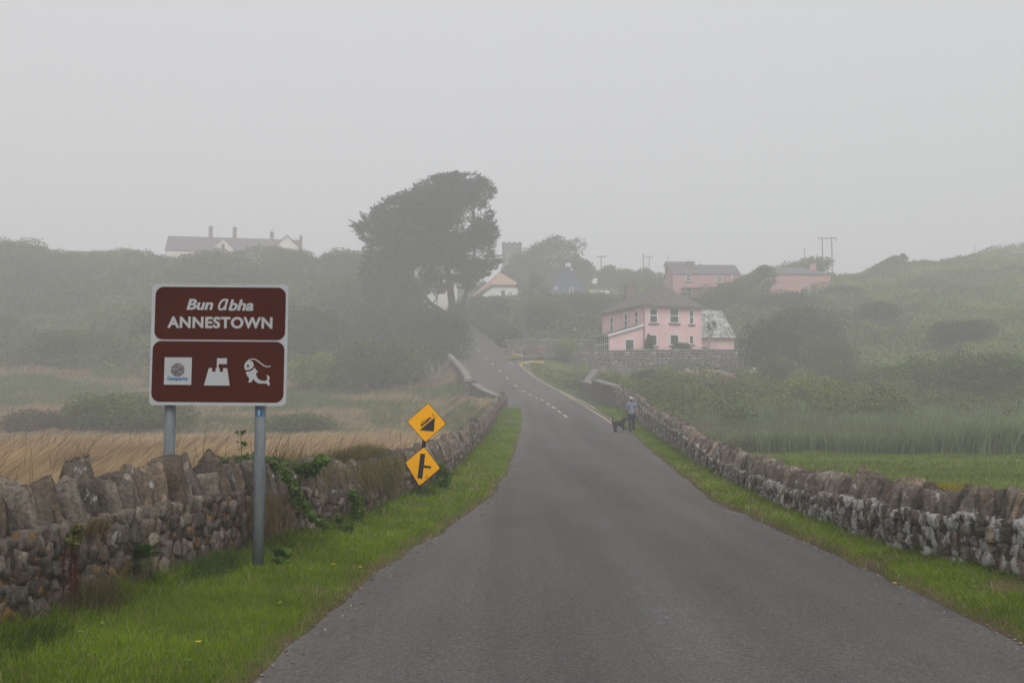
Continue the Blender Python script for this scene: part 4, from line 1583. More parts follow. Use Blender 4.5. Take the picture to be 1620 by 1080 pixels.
masonry('retaining_wall', 'tall grey stone retaining wall in front of the pink house', [(7.0, 111.5, 4.2, 7.25), (8.9, 108.9, 4.2, 7.4), (17, 108.2, 3.6, 7.5), (25.6, 108.0, 3.4, 7.5)], 0.5, 31, side=-1)
masonry('side_wall', 'end wall returning behind the retaining wall of the pink house', [(25.65, 108.1, 3.6, 7.5), (25.9, 114, 4.5, 7.5), (26.2, 119, 5.5, 7.5)], 0.5, 35, side=-1)
masonry('garden_wall', 'mossy stone wall behind the side road below the hedges', [(-0.6, 121.6, 7.4, 9.4), (4.5, 122.0, 7.0, 9.6), (10.4, 122.6, 7.0, 9.5)], 0.5, 32, side=-1,
        cols=((0.11, 0.105, 0.08), (0.17, 0.155, 0.12)))


# ------------------------------------------------------------------ houses
def window(parent, w, h, loc, rot, sash=True, frame='frame', sill=True, mullion=False):
    """window facing local -y; loc = centre of its foot on the wall face"""
    fr = MB()
    t = 0.09
    fr.box(-w / 2, -w / 2 + t, -0.05, 0.04, 0, h); fr.box(w / 2 - t, w / 2, -0.05, 0.04, 0, h)
    fr.box(-w / 2 + t, w / 2 - t, -0.05, 0.04, 0, t); fr.box(-w / 2 + t, w / 2 - t, -0.05, 0.04, h - t, h)
    if sash: fr.box(-w / 2 + t, w / 2 - t, -0.06, 0.03, h * 0.5 - 0.045, h * 0.5 + 0.045)
    if mullion: fr.box(-0.04, 0.04, -0.055, 0.035, t, h - t)
    o = fr.build('window', M[frame], parent)
    o.location = loc
    o.rotation_euler = (0, 0, rot)
    g = MB(); g.box(-w / 2 + t * 0.5, w / 2 - t * 0.5, -0.012, 0.02, t * 0.5, h - t * 0.5)
    g.build('pane', M['glass'], o)
    if sill:
        s = MB(); s.box(-w / 2 - 0.12, w / 2 + 0.12, -0.14, 0.03, -0.17, -0.003)
        s.build('sill', M['sill'], o)
    return o


def slab(mb, quad, th=0.12):
    """roof plane from 3-4 points with thickness downwards"""
    q = [Vector(p) for p in quad]
    n = (q[1] - q[0]).cross(q[2] - q[0]).normalized()
    if n.z < 0: n = -n
    v = q + [p - n * th for p in q]
    k = len(q)
    f = [tuple(range(k)), tuple(range(2 * k - 1, k - 1, -1))] + [(i, (i + 1) % k, k + (i + 1) % k, k + i) for i in range(k)]
    mb.add(v, f)


def chimney(parent, x, y, z0, z1, w=0.8, d=0.6, mat='brick', pots=2):
    c = MB(); c.box(x - w / 2, x + w / 2, y - d / 2, y + d / 2, z0, z1); c.box(x - w / 2 - .06, x + w / 2 + .06, y - d / 2 - .06, y + d / 2 + .06, z1 + .002, z1 + 0.12)
    o = c.build('chimney', M[mat], parent)
    for k in range(pots):
        xx = x + (k - (pots - 1) / 2) * 0.36
        m_ = MB(); m_.tube([(xx, y, z1 + 0.12), (xx, y, z1 + 0.55)], [0.13, 0.1], 10)
        m_.build('chimney_pot', M['clay'], o)
    return o


# pink house: A = near corner, rotated 20 degrees
ang = R(20)
AX, AY, Z0 = 14.76, 112.0, 7.35
ph = thing('pink_house', 'two storey pink house with grey hipped roof and glazed lean-to above the stone wall', 'house', (AX, AY, Z0), ang)
FW, DL, EV, AP = 7.6, 10.7, 12.86 - Z0, 15.8 - Z0
wl = MB(); wl.prism([(0, 0), (FW, 0), (FW, DL), (0, DL)], -0.6, EV); wl.build('wall', M['pink'], ph)
ro = MB()
o_ = 0.35
zz = EV - 0.05
E1, E2, E3, E4 = (-o_, -o_, zz), (FW + o_, -o_, zz), (FW + o_, DL + o_, zz), (-o_, DL + o_, zz)
A1, A2 = (FW / 2 + 0.6, FW / 2, AP), (FW / 2 + 0.6, DL - FW / 2, AP - 0.12)
slab(ro, [E1, E2, A1]); slab(ro, [E4, E1, A1, A2]); slab(ro, [E3, E4, A2]); slab(ro, [E2, E3, A2, A1])
roof = ro.build('roof', M['slate'], ph)
rc_ = MB(); rc_.tube([(A1[0], A1[1] - 0.25, AP - 0.02), (A2[0], A2[1], AP - 0.1)], 0.13, 8); rc_.build('ridge_tile', M['concrete'], roof)
gu = MB(); gu.box(-o_ - .06, FW + o_ + .06, -o_ - 0.13, -o_ - 0.01, zz - 0.22, zz - 0.07); gu.box(-o_ - 0.13, -o_ - .01, -o_ + .0, DL + o_, zz - 0.22, zz - 0.07)
gu.build('gutter', M['sill'], ph)
dp = MB(); dp.tube([(0.12, -0.1, 0), (0.12, -0.1, EV - 0.9), (-0.1, -0.25, EV - 0.3)], 0.06, 8); dp.build('downpipe', M['sill'], ph)
chimney(roof, 3.0, DL - 1.6, EV + 0.8, AP + 0.35, 1.2, 0.7)


def front_t(px):
    r = (px - 810) / FPX
    return (AX - AY * r) / (r * math.sin(ang) - math.cos(ang))


def zof(py, Y): return P(900, py, Y).z - Z0


for (pa, pb, ya, yb, lo) in ((1028, 1041, 487, 511, 0), (1060, 1075, 487.5, 511, 0), (1091, 1098.5, 490, 513, 0), (1027, 1040, 529, 547, 1), (1060, 1074.5, 529, 546, 1), (1090.5, 1098, 530, 544.5, 1)):
    ta, tb = front_t(pa), front_t(pb)
    t = (ta + tb) / 2
    Yw = AY + math.sin(ang) * t
    zb_, zt_ = zof(yb, Yw), zof(ya, Yw)
    window(ph, abs(tb - ta), zt_ - zb_, (t, -0.001, zb_), 0, sash=not lo)
# side windows (left wall, facing local -x)
for s, zb_, h_ in ((1.5, EV - 2.15, 1.6), (4.2, EV - 2.2, 1.6), (8.0, EV - 2.4, 1.7)):
    window(ph, 0.75, h_, (0.001, s, zb_), -math.pi / 2)
# lean-to
lt = 4.13
zl, zh = 9.35 - Z0, 10.6 - Z0
m_ = MB(); m_.plate([(-lt, -0.5), (-0.003, -0.5), (-0.003, zh - 0.06), (-lt, zl - 0.06)], 0.02, 0.25)
le = m_.build('lean_to_wall', M['pink'], ph)
window(ph, 1.15, 1.35, (-lt + 2.45, 0.015, 0.25), 0, sash=False, sill=False)
m_ = MB(); slab(m_, [(-lt - 0.35, -0.2, zl), (-0.004, -0.2, zh + .05), (-0.004, 3.9, zh + .05), (-lt - 0.35, 3.9, zl)], 0.1)
lr = m_.build('lean_to_roof', M['slate'], ph)
m_ = MB(); slab(m_, [(-lt - 0.37, -0.27, zl - 0.0), (-0.02, -0.27, zh + .06), (-0.02, -0.21, zh + .06), (-lt - 0.37, -0.21, zl)], 0.22)
m_.build('bargeboard', M['frame'], lr)
gf = MB()
for k in range(7):
    y = 0.3 + k * 0.55
    gf.box(-lt, -lt + 0.07, y, y + 0.07, 0, zl - 0.1)
gf.box(-lt - .01, -lt + 0.08, 0.3, 3.7, zl - 0.18, zl - 0.08); gf.box(-lt - .01, -lt + 0.08, 0.3, 3.7, 0.98, 1.06); gf.box(-lt - .01, -lt + .08, .3, 3.7, -0.1, 0.08)
cw_ = gf.build('conservatory_window', M['frame'], ph)
m_ = MB(); m_.box(-lt + 0.02, -lt + 0.05, 0.3, 3.7, 0, zl - 0.12); m_.build('pane', M['glass'], cw_)

# outbuilding
ob = thing('outbuilding', 'small pink outbuilding with lichen spotted slate roof right of the pink house', 'outbuilding', (22.0, 116.6, Z0), R(3))
m_ = MB(); m_.prism([(0, 0), (4.1, 0), (4.1, 4.4), (0, 4.4)], -0.6, 2.15); m_.build('wall', M['pink'], ob)
m_ = MB(); slab(m_, [(-0.1, -0.25, 2.1), (4.35, -0.25, 2.1), (3.3, 2.3, 5.5), (-0.1, 2.3, 5.75)], 0.12); slab(m_, [(4.35, -0.25, 2.1), (4.35, 4.6, 2.1), (3.3, 2.3, 5.5)], 0.12)
slab(m_, [(-0.1, 2.3, 5.75), (3.3, 2.3, 5.5), (4.35, 4.6, 2.1), (-0.1, 4.6, 2.1)], 0.12)
m_.build('roof', M['slate_w'], ob)
m_ = MB(); m_.box(-0.1, 4.3, -0.36, -0.26, 1.95, 2.08); m_.build('gutter', M['sill'], ob)
m_ = MB(); m_.box(0.1, 0.95, -0.05, 0.02, 0.0, 1.05); m_.build('door', M['sill'], ob)


def gable_house(name, label, x, y, z, rot, w, d, ev, rg, wallm, roofm, over=0.3, gable_front=False, hip=0.0, group=None, cat='house'):
    """w along local x, d along y. ridge runs along x (or along y when gable_front)"""
    root = thing(name, label, cat, (x, y, z), rot, group)
    m_ = MB()
    if gable_front:
        v = [(0, 0, -1.5), (w, 0, -1.5), (w, 0, ev), (w / 2, 0, rg), (0, 0, ev), (0, d, -1.5), (w, d, -1.5), (w, d, ev), (w / 2, d, rg), (0, d, ev)]
        m_.add(v, [(0, 1, 2, 3, 4), (9, 8, 7, 6, 5), (1, 6, 7, 2), (5, 0, 4, 9), (5, 6, 1, 0)])
        m_.build('wall', M[wallm], root)
        k = (rg - ev) / (w / 2)
        m_ = MB()
        lo = ev - over * k
        slab(m_, [(-over, -over, lo + .1), (w / 2, -over, rg + .1), (w / 2, d + over, rg + .1), (-over, d + over, lo + .1)], 0.14)
        slab(m_, [(w + over, -over, lo + .1), (w / 2, -over, rg + .1), (w / 2, d + over, rg + .1), (w + over, d + over, lo + .1)], 0.14)
    else:
        v = [(0, 0, -1.5), (0, d, -1.5), (0, d, ev), (0, d / 2, rg), (0, 0, ev), (w, 0, -1.5), (w, d, -1.5), (w, d, ev), (w, d / 2, rg), (w, 0, ev)]
        if hip: v[3] = (hip, d / 2, rg - 0.1); v[8] = (w - hip, d / 2, rg - 0.1)
        m_.add(v, [(4, 3, 2, 1, 0), (5, 6, 7, 8, 9), (0, 5, 9, 4), (2, 7, 6, 1)])
        m_.build('wall', M[wallm], root)
        k = (rg - ev) / (d / 2)
        lo = ev - over * k
        m_ = MB()
        slab(m_, [(-over, -over, lo + .1), (w + over, -over, lo + .1), (w + over - hip, d / 2, rg + .1), (-over + hip, d / 2, rg + .1)], 0.14)
        slab(m_, [(-over, d + over, lo + .1), (w + over, d + over, lo + .1), (w + over - hip, d / 2, rg + .1), (-over + hip, d / 2, rg + .1)], 0.14)
        if hip:
            slab(m_, [(-over, -over, lo + .1), (-over, d + over, lo + .1), (-over + hip, d / 2, rg + .1)], 0.14)
            slab(m_, [(w + over, -over, lo + .1), (w + over, d + over, lo + .1), (w + over - hip, d / 2, rg + .1)], 0.14)
    rf = m_.build('roof', M[roofm], root)
    return root, rf


# thatched cottage: gable end faces us, roof falls to the left
ty = 178.0
tp = P(745, 470, ty)
tc_ = thing('thatched_cottage', 'white cottage with tan thatched roof and red window right of the big tree', 'cottage', (PX(762, ty), ty, P(780, 474, ty).z), R(8))
k = ty / FPX
m_ = MB()
w_ = 58 * k
m_.add([(0, 0, -1), (w_, 0, -1), (w_, 0, 25 * k), (w_ * 0.4, 0, 25 * k), (w_ * 0.12, 0, 12 * k), (0, 0, 6 * k), (0, 7, -1), (w_, 7, -1), (w_, 7, 25 * k), (w_ * 0.4, 7, 25 * k), (w_ * 0.12, 7, 12 * k), (0, 7, 6 * k)],
       [(0, 1, 2, 3, 4, 5), (11, 10, 9, 8, 7, 6), (1, 7, 8, 2), (6, 0, 5, 11), (2, 8, 9, 3), (3, 9, 10, 4), (4, 10, 11, 5)])
m_.build('wall', M['white'], tc_)
m_ = MB()
slab(m_, [(w_ * 0.22, -0.5, 24 * k), (w_ + 0.5, -0.5, 24 * k), (w_ * 0.56, 2.8, 48 * k)], 0.4)
slab(m_, [(w_ + 0.5, -0.5, 24 * k), (w_ + 0.6, 7.4, 23 * k), (w_ * 0.56, 4.8, 48 * k), (w_ * 0.56, 2.8, 48 * k)], 0.4)
slab(m_, [(-2.6, -0.6, 1 * k), (w_ * 0.22, -0.5, 24 * k), (w_ * 0.56, 2.8, 48 * k), (w_ * 0.5, 7, 47 * k), (-2.6, 7, 1 * k)], 0.4)
m_.build('roof', M['thatch'], tc_, bevel=0.1)
window(tc_, 6.0 * k, 11 * k, (w_ * 0.585, -0.001, 4 * k), R(0), sash=False, frame='red_paint', sill=False)

# blue gable house
by = 186.0
kb = by / FPX
bh, brf = gable_house('blue_house', 'slate blue gable ended house with white chimneys among hillside trees', PX(876, by), by, P(900, 468, by).z, R(-10), 46 * kb, 9, 21 * kb, 47 * kb, 'blue', 'slate_far', 0.15, True)
chimney(brf, 23 * kb, 0.6, 46 * kb, 51.5 * kb, 0.9, 0.6, 'white', 1)
chimney(brf, 19 * kb, 8.4, 44 * kb, 51.5 * kb, 0.9, 0.6, 'white', 1)
window(bh, 6.5 * kb, 11 * kb, (28.5 * kb, -0.001, 1.5 * kb), 0)
window(bh, 5.5 * kb, 5 * kb, (4 * kb, -0.001, 10 * kb), 0, sill=False)
cwl = thing('low_wall', 'low cream garden wall right of the blue house', 'wall', (PX(933, 183), 183, P(940, 466, 183).z))
m_ = MB(); m_.box(0, 4.0, 0, 0.3, -1.2, 0.75); m_.build('wall_face', M['cream'], cwl)

# upper salmon houses
uy = 165.0
ku = uy / FPX
u1, u1r = gable_house('salmon_house', 'long salmon pink house with two small windows uphill behind the pink house', PX(1066, uy), uy, P(1100, 470, uy).z, R(2), 108 * ku, 7.5, 37 * ku, 56 * ku, 'salmon', 'slate_far', 0.15)
for pxx, py0, py1, ww in ((1091, 444.5, 434.5, 9), (1140.5, 446, 436, 9), (1091.5, 467, 456, 9)):
    window(u1, ww * ku, (py0 - py1) * ku, ((pxx - 1066) * ku, -0.003, (470 - py0) * ku), 0)
m_ = MB(); m_.tube([(95 * ku, -0.08, 8 * ku), (95 * ku, -0.08, 37 * ku)], 0.07, 6); m_.build('downpipe', M['frame'], u1)
m_ = MB(); m_.box(13 * ku, 47 * ku, -1.5, -0.004, 13 * ku, 14.5 * ku); m_.build('porch_roof', M['slate_far'], u1)
chimney(u1r, 36 * ku, 3.75, 54 * ku, 61 * ku, 1.3, 0.7, 'brick', 0)
u2, u2r = gable_house('salmon_house', 'plain salmon pink house with hipped slate roof below the tall double pole', PX(1206, 168), 168, P(1250, 470, 168).z, R(4), 116 * ku, 9, 38 * ku, 54 * ku, 'salmon', 'slate_far', 0.2, hip=3.5)
window(u2, 8 * ku, 9.5 * ku, ((1279.5 - 1206) * ku, -0.003, 10 * ku), 0)
window(u2, 6 * ku, 9 * ku, ((1218 - 1206) * ku, -0.003, 8 * ku), 0, frame='salmon')
chimney(u2r, 103 * ku, 4.5, 42 * ku, 60 * ku, 1.0, 0.7, 'salmon', 1)
u3, _ = gable_house('grey_shed', 'small grey roofed shed on the skyline behind the long salmon house', PX(1060, 200), 200, P(1060, 430, 200).z, R(3), 3.6, 4, 1.6, 2.3, 'concrete', 'slate_far')

# long cream house on the left skyline
hy = 200.0
kh = hy / FPX
lh, lhr = gable_house('cream_house', 'long cream house with purple grey slate roof and tall chimneys on the left skyline', PX(258.5, hy), hy, P(300, 425, hy).z, R(11), 206 * kh, 8.5, 31 * kh, 57.5 * kh, 'cream', 'slate_far', 0.25)
for (pxx, top, ww) in ((323, 356, 6), (361, 356, 6.2), (420.5, 361.5, 5.5)):
    chimney(lhr, (pxx - 258.5) * kh, 4.2, 50 * kh, (425 - top + 2.5) * kh * 1.035, ww * kh, 0.7, 'brick', 1)
m_ = MB(); m_.tube([(165.5 * kh, 4.2, 60 * kh), (165.5 * kh, 4.2, 78 * kh)], 0.05, 5); m_.build('aerial', M['wood_pole'], lhr)
# dormer gable and right gable
for (xa, xb, zr, nm) in ((71, 106, 50.0, 1), (170, 207, 58.0, 2)):
    xa_, xb_ = xa * kh, xb * kh
    m_ = MB()
    m_.add([(xa_, -1.4, -1), (xb_, -1.4, -1), (xb_, -1.4, zr * kh - (xb_ - xa_) / 2 * 0.95), ((xa_ + xb_) / 2, -1.4, zr * kh), (xa_, -1.4, zr * kh - (xb_ - xa_) / 2 * 0.95),
            (xa_, 3, -1), (xb_, 3, -1), (xb_, 3, zr * kh - (xb_ - xa_) / 2 * 0.95), ((xa_ + xb_) / 2, 3, zr * kh), (xa_, 3, zr * kh - (xb_ - xa_) / 2 * 0.95)],
           [(0, 1, 2, 3, 4), (9, 8, 7, 6, 5), (1, 6, 7, 2), (5, 0, 4, 9), (2, 7, 8, 3), (3, 8, 9, 4)])
    g = m_.build('gable', M['cream'], lh)
    m_ = MB()
    mid = (xa_ + xb_) / 2
    lo = zr * kh - (xb_ - xa_) / 2 * 0.95 - 0.2
    slab(m_, [(xa_ - .25, -1.6, lo), (mid, -1.6, zr * kh + .12), (mid, 3.2, zr * kh + .12), (xa_ - .25, 3.2, lo)], 0.12)
    slab(m_, [(xb_ + .25, -1.6, lo), (mid, -1.6, zr * kh + .12), (mid, 3.2, zr * kh + .12), (xb_ + .25, 3.2, lo)], 0.12)
    m_.build('gable_roof', M['slate_far'], g)
    if nm == 1: window(lh, 5 * kh, 12 * kh, (mid, -1.402, 29 * kh), 0, sash=False, frame='sill', sill=False)
chimney(lh, 209.5 * kh, 3.0, 0, (425 - 366) * kh * 1.04, 4.6 * kh, 0.6, 'brick', 1)
lb, lbr = gable_house('bungalow', 'low grey roofed bungalow half hidden at the far left skyline', PX(113, 196), 196, P(150, 412, 196).z, R(2), 112 * kh, 7, 5 * kh, 12 * kh, 'concrete', 'slate_far')
chimney(lbr, 62 * kh, 3.5, 10 * kh, 22 * kh, 0.6, 0.6, 'brick', 1)
chimney(lbr, 108 * kh, 3.5, 8 * kh, 18 * kh, 0.5, 0.5, 'brick', 0)
ls_, lsr = gable_house('cottage', 'low slate roofed cottage with grey chimney left of the long cream house', PX(231, 199), 199, P(240, 420, 199).z, R(0), 26 * kh, 6, 9 * kh, 14.5 * kh, 'cream', 'slate_far')
chimney(lsr, 22 * kh, 3.0, 11 * kh, 31 * kh, 5 * kh, 0.6, 'brick', 1)

# white and cream houses half hidden behind the big tree
wy = 205.0
kw = wy / FPX
w1, w1r = gable_house('white_house', 'cream gabled house glimpsed through the branches under the big tree', PX(692, wy), wy, P(700, 494, wy).z, R(6), 31 * kw, 8, 42 * kw, 61 * kw, 'cream', 'slate_far', 0.15, True)
window(w1, 7 * kw, 15 * kw, (20 * kw, -0.003, 3 * kw), 0, frame='sill', sill=False)
w2, w2r = gable_house('white_house', 'low white house with blue gable edge left of the cream gabled one', PX(672, wy + 1), wy + 1, P(680, 486, wy).z, R(0), 18 * kw, 8, 14 * kw, 28 * kw, 'white', 'slate_far', 0.1, True)
m_ = MB(); m_.box(-0.05, 3.5 * kw, -0.12, -0.003, 0, 15 * kw); m_.build('corner_panel', m_plain('bright_blue_render', (0.05, 0.16, 0.5), 0.8, 0.1), w2)

# church tower
cy_ = 360.0
ck = cy_ / FPX
ct = thing('church_tower', 'square church tower almost lost in the fog behind the windswept trees', 'tower', (PX(794, cy_), cy_, 25.5))
ctop = P(800, 383, cy_).z - 25.5
m_ = MB(); m_.box(0, 7.2, 0, 7.2, 0, ctop - 0.7)
m_.build('wall', M['far_stone'], ct)
m_ = MB()
m_.box(0, 7.2, 0, 7.2, ctop - 0.698, ctop - 0.35)
for k in range(4):
    x = k * 1.98
    for ya in (0, 6.8):
        m_.box(x, x + 1.26, ya, ya + 0.4, ctop - 0.40, ctop)
m_.build('battlement', M['far_stone'], ct)


# ------------------------------------------------------------------ poles
def pole(name, label, px, top, Y, r=0.12, arm=0.0, base_py=None, cat='pole', group=None, lean=0.0):
    x = PX(px, Y)
    zb = H1(x, Y)
    zt = P(px, top, Y).z
    o = thing(name, label, cat, (x, Y, zb), 0, group)
    m_ = MB(); m_.tube([(0, 0, -0.5), (lean, 0, zt - zb)], [r, r * 0.75], 8)
    m_.build('shaft', M['wood_pole'], o)
    if arm:
        m_ = MB(); m_.box(-arm / 2, arm / 2, -0.06 - r, -r + 0.04, zt - zb - 0.35, zt - zb - 0.2)
        a = m_.build('crossarm', M['wood_pole'], o)
        for s in (-0.9, 0.9):
            m_ = MB(); m_.tube([(s * arm / 2, -r, zt - zb - 0.2), (s * arm / 2, -r, zt - zb + 0.02)], 0.05, 6); m_.build('insulator', M['wood_pole'], a)
    return o


pole('utility_pole', 'wooden utility pole in front of the branches beside the top of the hill road', 739, 436, 166, 0.16)
pole('utility_pole', 'slim utility pole standing in the bushes right of the hill road', 828, 455, 134, 0.09)
pole('utility_pole', 'T shaped utility pole on the skyline right of the blue house', 952, 404, 205, 0.13, 1.9)
pole('utility_pole', 'bare dark pole on the skyline directly above the pink house roof', 1019.3, 401, 205, 0.12)
pole('utility_pole', 'faint T shaped pole just right of the bare dark pole', 1028.7, 405, 222, 0.10, 1.6)
pole('utility_pole', 'thin faint pole above the left end of the long salmon house', 1059, 403, 222, 0.08)
pole('utility_pole', 'short dark pole on the trees left of the tall double pole', 1276.6, 392.5, 190, 0.10)
pole('utility_pole', 'thin lone pole on the bare right hilltop', 1548, 388, 192, 0.06)
hx, hY = PX(1305, 190), 190
hp = thing('double_pole', 'tall pair of poles joined by a crossarm above the right salmon house', 'pole', (hx, hY, H1(hx, hY)))
zt = P(1305, 376, hY).z - hp.location.z
dx = PX(1320, hY) - hx
for x in (0, dx):
    m_ = MB(); m_.tube([(x, 0, -0.5), (x, 0, zt + 0.1)], [0.13, 0.1], 8); m_.build('shaft', M['wood_pole'], hp)
m_ = MB(); m_.box(-0.75, dx + 0.9, -0.2, -0.11, zt - 0.2, zt - 0.05); xa = m_.build('crossarm', M['wood_pole'], hp)
for x in (-0.7, dx / 2, dx + 0.85):
    m_ = MB(); m_.tube([(x, -0.15, zt - 0.75), (x, -0.15, zt - 0.2)], 0.06, 6); m_.build('insulator', M['wood_pole'], xa)


# ------------------------------------------------------------------ junction furniture
def kerb(label, pts, cols):
    root = thing('painted_kerb', label, 'kerb')
    n = len(pts) - 1
    for i in range(n):
        (xa, ya), (xb, yb) = pts[i], pts[i + 1]
        m_ = MB()
        za = max(float(road_z(xa, ya)), H1(xa, ya) if xa > 0.8 else 0) + 0.0
        zb_ = max(float(road_z(xb, yb)), H1(xb, yb) if xb > 0.8 else 0) + 0.0
        d = Vector((xb - xa, yb - ya)).normalized() * 0.004
        wall_strip(m_, [(xa + d.x, ya + d.y, za - 0.2, za + 0.2), (xb - d.x, yb - d.y, zb_ - 0.2, zb_ + 0.2)], 0.3, -1, cw=0)
        m_.build('kerb_stone', M[cols[i % len(cols)]], root)


kerb('yellow and white painted kerb at the near corner of the junction', [(1.05, 111.6), (1.45, 112.9), (2.2, 113.6), (2.95, 113.8), (3.7, 113.9)], ('kerb_yellow', 'white_paint', 'kerb_yellow', 'kerb_yellow'))
kerb('yellow and white painted kerb at the far corner of the junction', [(-1.3, 126.4), (-0.6, 123.4), (0.0, 121.4), (1.0, 120.2), (1.6, 119.9)], ('white_paint', 'white_paint', 'kerb_yellow', 'white_paint'))
x, Y = PX(829.5, 114.5), 114.5
bl_ = thing('marker_post', 'dark square post on the kerb corner at the junction', 'post', (1.42, 113.2, 6.9))
m_ = MB(); m_.box(-0.1, 0.1, -0.1, 0.1, -0.3, 1.05); m_.build('shaft', M['pole_black'], bl_, bevel=0.01)
m_ = MB(); m_.box(-0.12, 0.12, -0.12, 0.12, 1.052, 1.11); m_.build('cap', M['sign_grey'], bl_)
x = PX(797.5, 124.5)
gp = thing('gate_posts', 'pair of thin pale green posts by the far kerb', 'posts', (x, 125.3, H1(x, 125.3)))
for s in (-0.16, 0.16):
    m_ = MB(); m_.tube([(s, 0, -0.3), (s, 0, 1.15)], 0.045, 8); m_.build('post', M['green_post'], gp)
m_ = MB(); m_.box(-0.16, 0.16, -0.03, 0.03, 0.85, 1.0); m_.build('bar', M['green_post'], gp)


# ------------------------------------------------------------------ figures
def skin_obj(name, chains, mat, parent, sub=2):
    """chains: list of (points, radii); chains that start at an existing point join there"""
    verts, rads, edges, idx = [], [], [], {}

    def vid(p, r):
        q = tuple(round(c, 4) for c in p)
        if q not in idx:
            idx[q] = len(verts)
            verts.append(p)
            rads.append(r)
        return idx[q]
    for pts, rs in chains:
        pr_ = None
        for p, r in zip(pts, rs):
            i = vid(p, r)
            if pr_ is not None and pr_ != i: edges.append((pr_, i))
            pr_ = i
    me = bpy.data.meshes.new(name)
    me.from_pydata([tuple(v) for v in verts], edges, [])
    o = bpy.data.objects.new(name + '_tmp', me)
    C.objects.link(o)
    md = o.modifiers.new('skin', 'SKIN')
    md.use_smooth_shade = True
    for i, r in enumerate(rads):
        sv = me.skin_vertices[0].data[i]
        sv.radius = (r, r) if not isinstance(r, tuple) else r
        sv.use_root = (i == 0)
    ss = o.modifiers.new('sub', 'SUBSURF')
    ss.levels = ss.render_levels = sub
    dg = bpy.context.evaluated_depsgraph_get()
    m2 = bpy.data.meshes.new_from_object(o.evaluated_get(dg))
    bpy.data.objects.remove(o)
    m2.name = name
    return link(name, m2, mat, parent)


def ellipsoid(name, c, r, mat, parent, n=16, cut=None):
    m_ = MB()
    v, f = [], []
    nu, nv = n, n // 2
    for j in range(nv + 1):
        t = math.pi * j / nv
        for i in range(nu):
            a = 2 * math.pi * i / nu
            v.append((c[0] + r[0] * math.sin(t) * math.cos(a), c[1] + r[1] * math.sin(t) * math.sin(a), c[2] + r[2] * math.cos(t)))
    for j in range(nv):
        for i in range(nu):
            f.append((j * nu + i, j * nu + (i + 1) % nu, (j + 1) * nu + (i + 1) % nu, (j + 1) * nu + i))
    return link(name, np_mesh(name, v, f, None, True), mat, parent)


# walker seen from behind (+Y is the way she walks)
WYd = 48.0
wx = PX(998.5, WYd)
wz = float(rz(WYd)) + 0.05
pe = thing('person', 'person walking away beside the right verge, in pale cap, grey blue T-shirt and dark trousers', 'person', (wx, WYd, wz), R(3))
hipz = 0.86
arm_r = [((0.165, 0.0, 1.32), (0.215, -0.01, 1.24), (0.25, 0.0, 1.03), (0.285, 0.03, 0.84), (0.30, 0.05, 0.77)), (0.058, 0.052, 0.040, 0.028, 0.026)]
arm_l = [((-0.165, 0.0, 1.32), (-0.21, 0.0, 1.24), (-0.245, 0.02, 1.03), (-0.20, 0.20, 0.96), (-0.185, 0.26, 0.97)), (0.058, 0.052, 0.040, 0.028, 0.026)]
leg_r = [((0.0, 0, hipz), (0.085, 0.0, 0.80), (0.095, 0.06, 0.46), (0.10, -0.02, 0.09), (0.105, 0.09, 0.045)), (0.12, 0.085, 0.06, 0.04, 0.035)]
leg_l = [((0.0, 0, hipz), (-0.085, 0.0, 0.80), (-0.085, -0.02, 0.46), (-0.085, -0.10, 0.10), (-0.09, 0.0, 0.045)), (0.12, 0.085, 0.06, 0.04, 0.035)]
torso = [((0.0, 0, hipz), (0, 0, 1.02), (0, 0, 1.2), (0, 0.0, 1.33), (0, 0.005, 1.42), (0, 0.015, 1.50), (0, 0.02, 1.56)), ((0.14, 0.10), (0.115, 0.09), (0.13, 0.10), (0.12, 0.085), 0.048, 0.075, 0.068)]
sh_r = [((0, 0.0, 1.33), (0.165, 0.0, 1.32)), ((0.12, 0.085), 0.058)]
sh_l = [((0, 0.0, 1.33), (-0.165, 0.0, 1.32)), ((0.12, 0.085), 0.058)]
body = skin_obj('body', [torso, sh_r, sh_l, arm_r, arm_l, leg_r, leg_l], M['skin'], pe)
# fingers
for s, hx_, hy_, hz_, dirv in ((1, 0.30, 0.05, 0.77, (0.15, 0.3, -1.0)), (-1, -0.185, 0.26, 0.97, (0.1, 1.0, -0.1))):
    d = Vector(dirv).normalized()
    sidev = d.orthogonal().normalized()
    ch = [((Vector((hx_, hy_, hz_)), Vector((hx_, hy_, hz_)) + d * 0.06), (0.026, 0.03))]
    for k in range(4):
        o0 = Vector((hx_, hy_, hz_)) + d * 0.06
        r0 = o0 + sidev * (k - 1.5) * 0.019 + d * 0.015
        ln = (0.06, 0.07, 0.066, 0.05)[k]
        ch.append(((o0, r0, r0 + d * ln * 0.6 + Vector((0, 0.01, 0)), r0 + d * ln + Vector((0, 0.025, 0))), (0.03, 0.0095, 0.0085, 0.007)))
    t0 = Vector((hx_, hy_, hz_)) + d * 0.02
    ch.append(((Vector((hx_, hy_, hz_)), t0 + sidev * 0.035, t0 + sidev * 0.05 + d * 0.035), (0.026, 0.011, 0.008)))
    skin_obj('hand', ch, M['skin'], pe, 1)
sh = [((0.0, 0, 0.80), (0.0, 0, 0.90), (0, 0, 1.04), (0, 0, 1.22), (0, 0.0, 1.345), (0, 0.0, 1.40)), ((0.178, 0.125), (0.168, 0.12), (0.140, 0.108), (0.155, 0.12), (0.135, 0.098), (0.07, 0.06))]
sl_r = [((0, 0.0, 1.345), (0.175, 0.0, 1.325), (0.225, -0.01, 1.22), (0.24, -0.004, 1.13)), ((0.135, 0.098), 0.076, 0.070, 0.066)]
